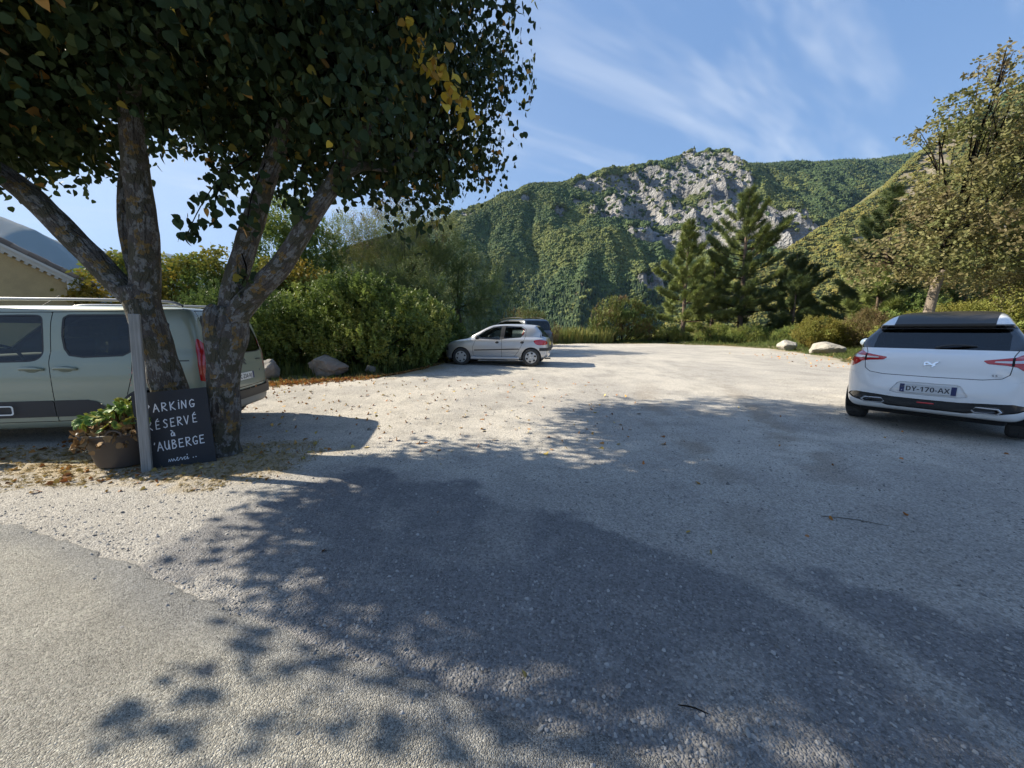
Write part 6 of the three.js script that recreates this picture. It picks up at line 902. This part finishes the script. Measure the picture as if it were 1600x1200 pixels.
// ---------------------------------------------------------------- grass, weeds, fallen leaves
{
  const R = rng(91), blade = (() => { const gs = []; for (let i = 0; i < 9; i++) { const h = 0.6 + 0.6 * hash3(i, 2, 5), a = hash3(i, 1, 4) * 6.28, b = 0.15 + 0.35 * hash3(i, 7, 7), cx = Math.cos(a), cz = Math.sin(a), w = 0.035, P = [-cz * w, 0, cx * w, cz * w, 0, -cx * w, cx * b * 0.4 - cz * w * 0.7, h * 0.6, cz * b * 0.4 + cx * w * 0.7, cx * b * 0.4 + cz * w * 0.7, h * 0.6, cz * b * 0.4 - cx * w * 0.7, cx * b, h, cz * b]; const g = geoOf(P, null, [0, 1, 2, 1, 3, 2, 2, 3, 4]); g.translate(cx * 0.12, 0, cz * 0.12); gs.push(g); } return mergeGeometries(gs); })();
  const L = [], T = [], add = (list, x, d, h, cols) => { const c = cols[Math.floor(R() * cols.length)], v = 0.7 + 0.6 * R(); list.push({ m: trs(x, (lotGap(x, d) < 0 ? lotH(d) : groundH(x, d)) - 0.01, -d, h * (0.8 + R() * 0.5), h * (0.7 + 0.6 * R()), h * (0.8 + R() * 0.5), (R() - 0.5) * 0.3, R() * 6.3, (R() - 0.5) * 0.3), c: [c[0] * v, c[1] * v, c[2] * v] }); };
  const green = [[0.10, 0.14, 0.035], [0.14, 0.165, 0.045], [0.085, 0.115, 0.03]], dry = [[0.28, 0.23, 0.10], [0.22, 0.19, 0.07], [0.16, 0.16, 0.05]], weed = [[0.17, 0.19, 0.05], [0.24, 0.22, 0.06], [0.13, 0.16, 0.045]];
  for (let i = 0; i < 90000; i++) {
    const x = mix(-11, 26, R()), d = mix(9, 33, R()), gap = lotGap(x, d) + (fbm(x * 1.3, d * 1.3, 3, 3) - 0.5) * 0.9; if (gap < -0.12 || gap > 4.5 || Math.abs(x / d) > 1.2) continue;
    const n = fbm(x * 0.8, d * 0.8, 5, 3); if (R() > 0.25 + 0.9 * sstep(-0.1, 0.6, gap)) continue;
    add(L, x, d, 0.05 + 0.10 * n + 0.14 * sstep(0.5, 2.5, gap) * R(), n > 0.55 && gap < 0.8 ? dry : green);
  }
  for (let i = 0; i < 1700; i++) { const x = mix(1.6, 7.2, R()), d = 27.6 + R() * 2.6; if (lotGap(x, d) < 0.05) continue; add(T, x, d, 0.45 + 0.55 * R(), weed); }
  for (let i = 0; i < 2200; i++) { const x = mix(9.8, 20, R()), d = 33 - (x - 9.8) * 0.75 + (R() - 0.7) * 4; if (lotGap(x, d) < 0.25) continue; add(T, x, d, 0.25 + 0.3 * R(), weed.concat(green)); }
  for (let i = 0; i < 1100; i++) { const x = mix(-8.5, -1.5, R()), d = 11 + R() * 4; if (lotGap(x, d) < 0.3) continue; add(T, x, d, 0.15 + 0.25 * R(), green); }
  const mat = leafMat(0.3, 0.8); scatterCopies('grass', blade, mat, L, null, {}); scatterCopies('tall_weeds', blade, mat, T, null, {});
  // straw and short dead grass under the lindens
  const S = []; for (let i = 0; i < 5200; i++) { const x = mix(-7.5, -2.2, R()), d = mix(3.3, 5.2, R()); if (polyDist(LITTER, x, d) + (fbm(x * 2, d * 2, 4, 3) - 0.5) * 0.9 > 0) continue; const c = dry[Math.floor(R() * 2)], v = 0.7 + 0.7 * R(), s = 0.02 + 0.025 * R(), lie = R() < 0.75; S.push({ m: trs(x, lotH(d) + microH(x, d) + 0.002, -d, s, s * (lie ? 1.6 : 1), s, lie ? 1.4 : 0.3, R() * 6.3, 0), c: [c[0] * v * 1.2, c[1] * v * 1.1, c[2] * v * 1.1] }); }
  scatterCopies('dry_grass', blade, mat, S, null, {});
  // fallen leaves: a drift along the verge, a few elsewhere
  const F = [], cols = [[0.42, 0.20, 0.06], [0.36, 0.15, 0.05], [0.48, 0.29, 0.09], [0.26, 0.13, 0.06], [0.46, 0.34, 0.10]], leafAt = (x, d, s) => { const c = cols[Math.floor(R() * 5)], v = 0.6 + 0.7 * R(); F.push({ m: trs(x, (lotGap(x, d) < 0.1 ? lotH(d) + microH(x, d) : groundH(x, d) + 0.04) + 0.008 + (d < roadEdge(x) ? 0.02 : 0), -d, s, s, s, -1.57 + (R() - 0.5) * 0.9, R() * 6.3, (R() - 0.5) * 0.8), c: [c[0] * v, c[1] * v, c[2] * v] }); };
  const drift = [[-7.2, 9.4], [-6, 9.6], [-4.9, 10.1], [-3.7, 10.7], [-3.0, 11.8], [-2.7, 13.0]]; for (let i = 0; i < 2400; i++) { const k = R() * 4.999, a = Math.floor(k), f = k - a, sp = (R() + R() + R() - 1.5) * 0.62; leafAt(mix(drift[a][0], drift[a + 1][0], f) + sp * 0.4, mix(drift[a][1], drift[a + 1][1], f) + sp, 0.05 + 0.04 * R()); }
  for (let i = 0; i < 420; i++) { const d = 4.5 + R() * 6; leafAt(mix(-6, 2.5, Math.pow(R(), 1.4)), d, 0.045 + 0.035 * R()); }
  for (let i = 0; i < 150; i++) leafAt(mix(-6.8, -2.4, R()), mix(3.4, 4.9, R()), 0.025 + 0.03 * R()); for (let i = 0; i < 36; i++) { const a = R() * 6.28; leafAt(-4.35 + Math.cos(a) * (0.3 + R() * 0.35), 4.1 - Math.abs(Math.sin(a)) * (0.25 + R() * 0.3), 0.035 + 0.025 * R()); }
  for (let i = 0; i < 50; i++) { const d = 2.2 + R() * 5.5; leafAt((R() - 0.4) * 2.4 * d, d, 0.025 + 0.03 * R()); } for (let i = 0; i < 80; i++) leafAt(mix(10, 14, R()), mix(12.5, 18, R()), 0.07);
  leafAt(0.05, 1.5, 0.035);
  scatterCopies('fallen_leaves', lindenLeaf, leafMat(0.12, 0.85), F, null, {});
}
for (const [x, d, len, turn, label] of [[0.72, 1.33, 0.11, 2.8, 'thin pale stick lying on the grit at the bottom of the picture'], [2.7, 2.85, 0.42, 2.75, 'thin dark stick lying on the dust to the right']]) { const s = put(new THREE.Mesh(limb([[-len / 2, 0.006, 0, 0.002], [0, 0.009, len * 0.05, 0.003], [len / 2, 0.006, 0, 0.002]], { rad: 6, seg: 6, lump: 0.05 }), plainBark([0.42, 0.32, 0.21])), 'stick', { label, category: 'stick' }); s.position.set(x, lotH(d) + microH(x, d), -d); s.rotation.y = turn; }
renderer.render(scene, camera);
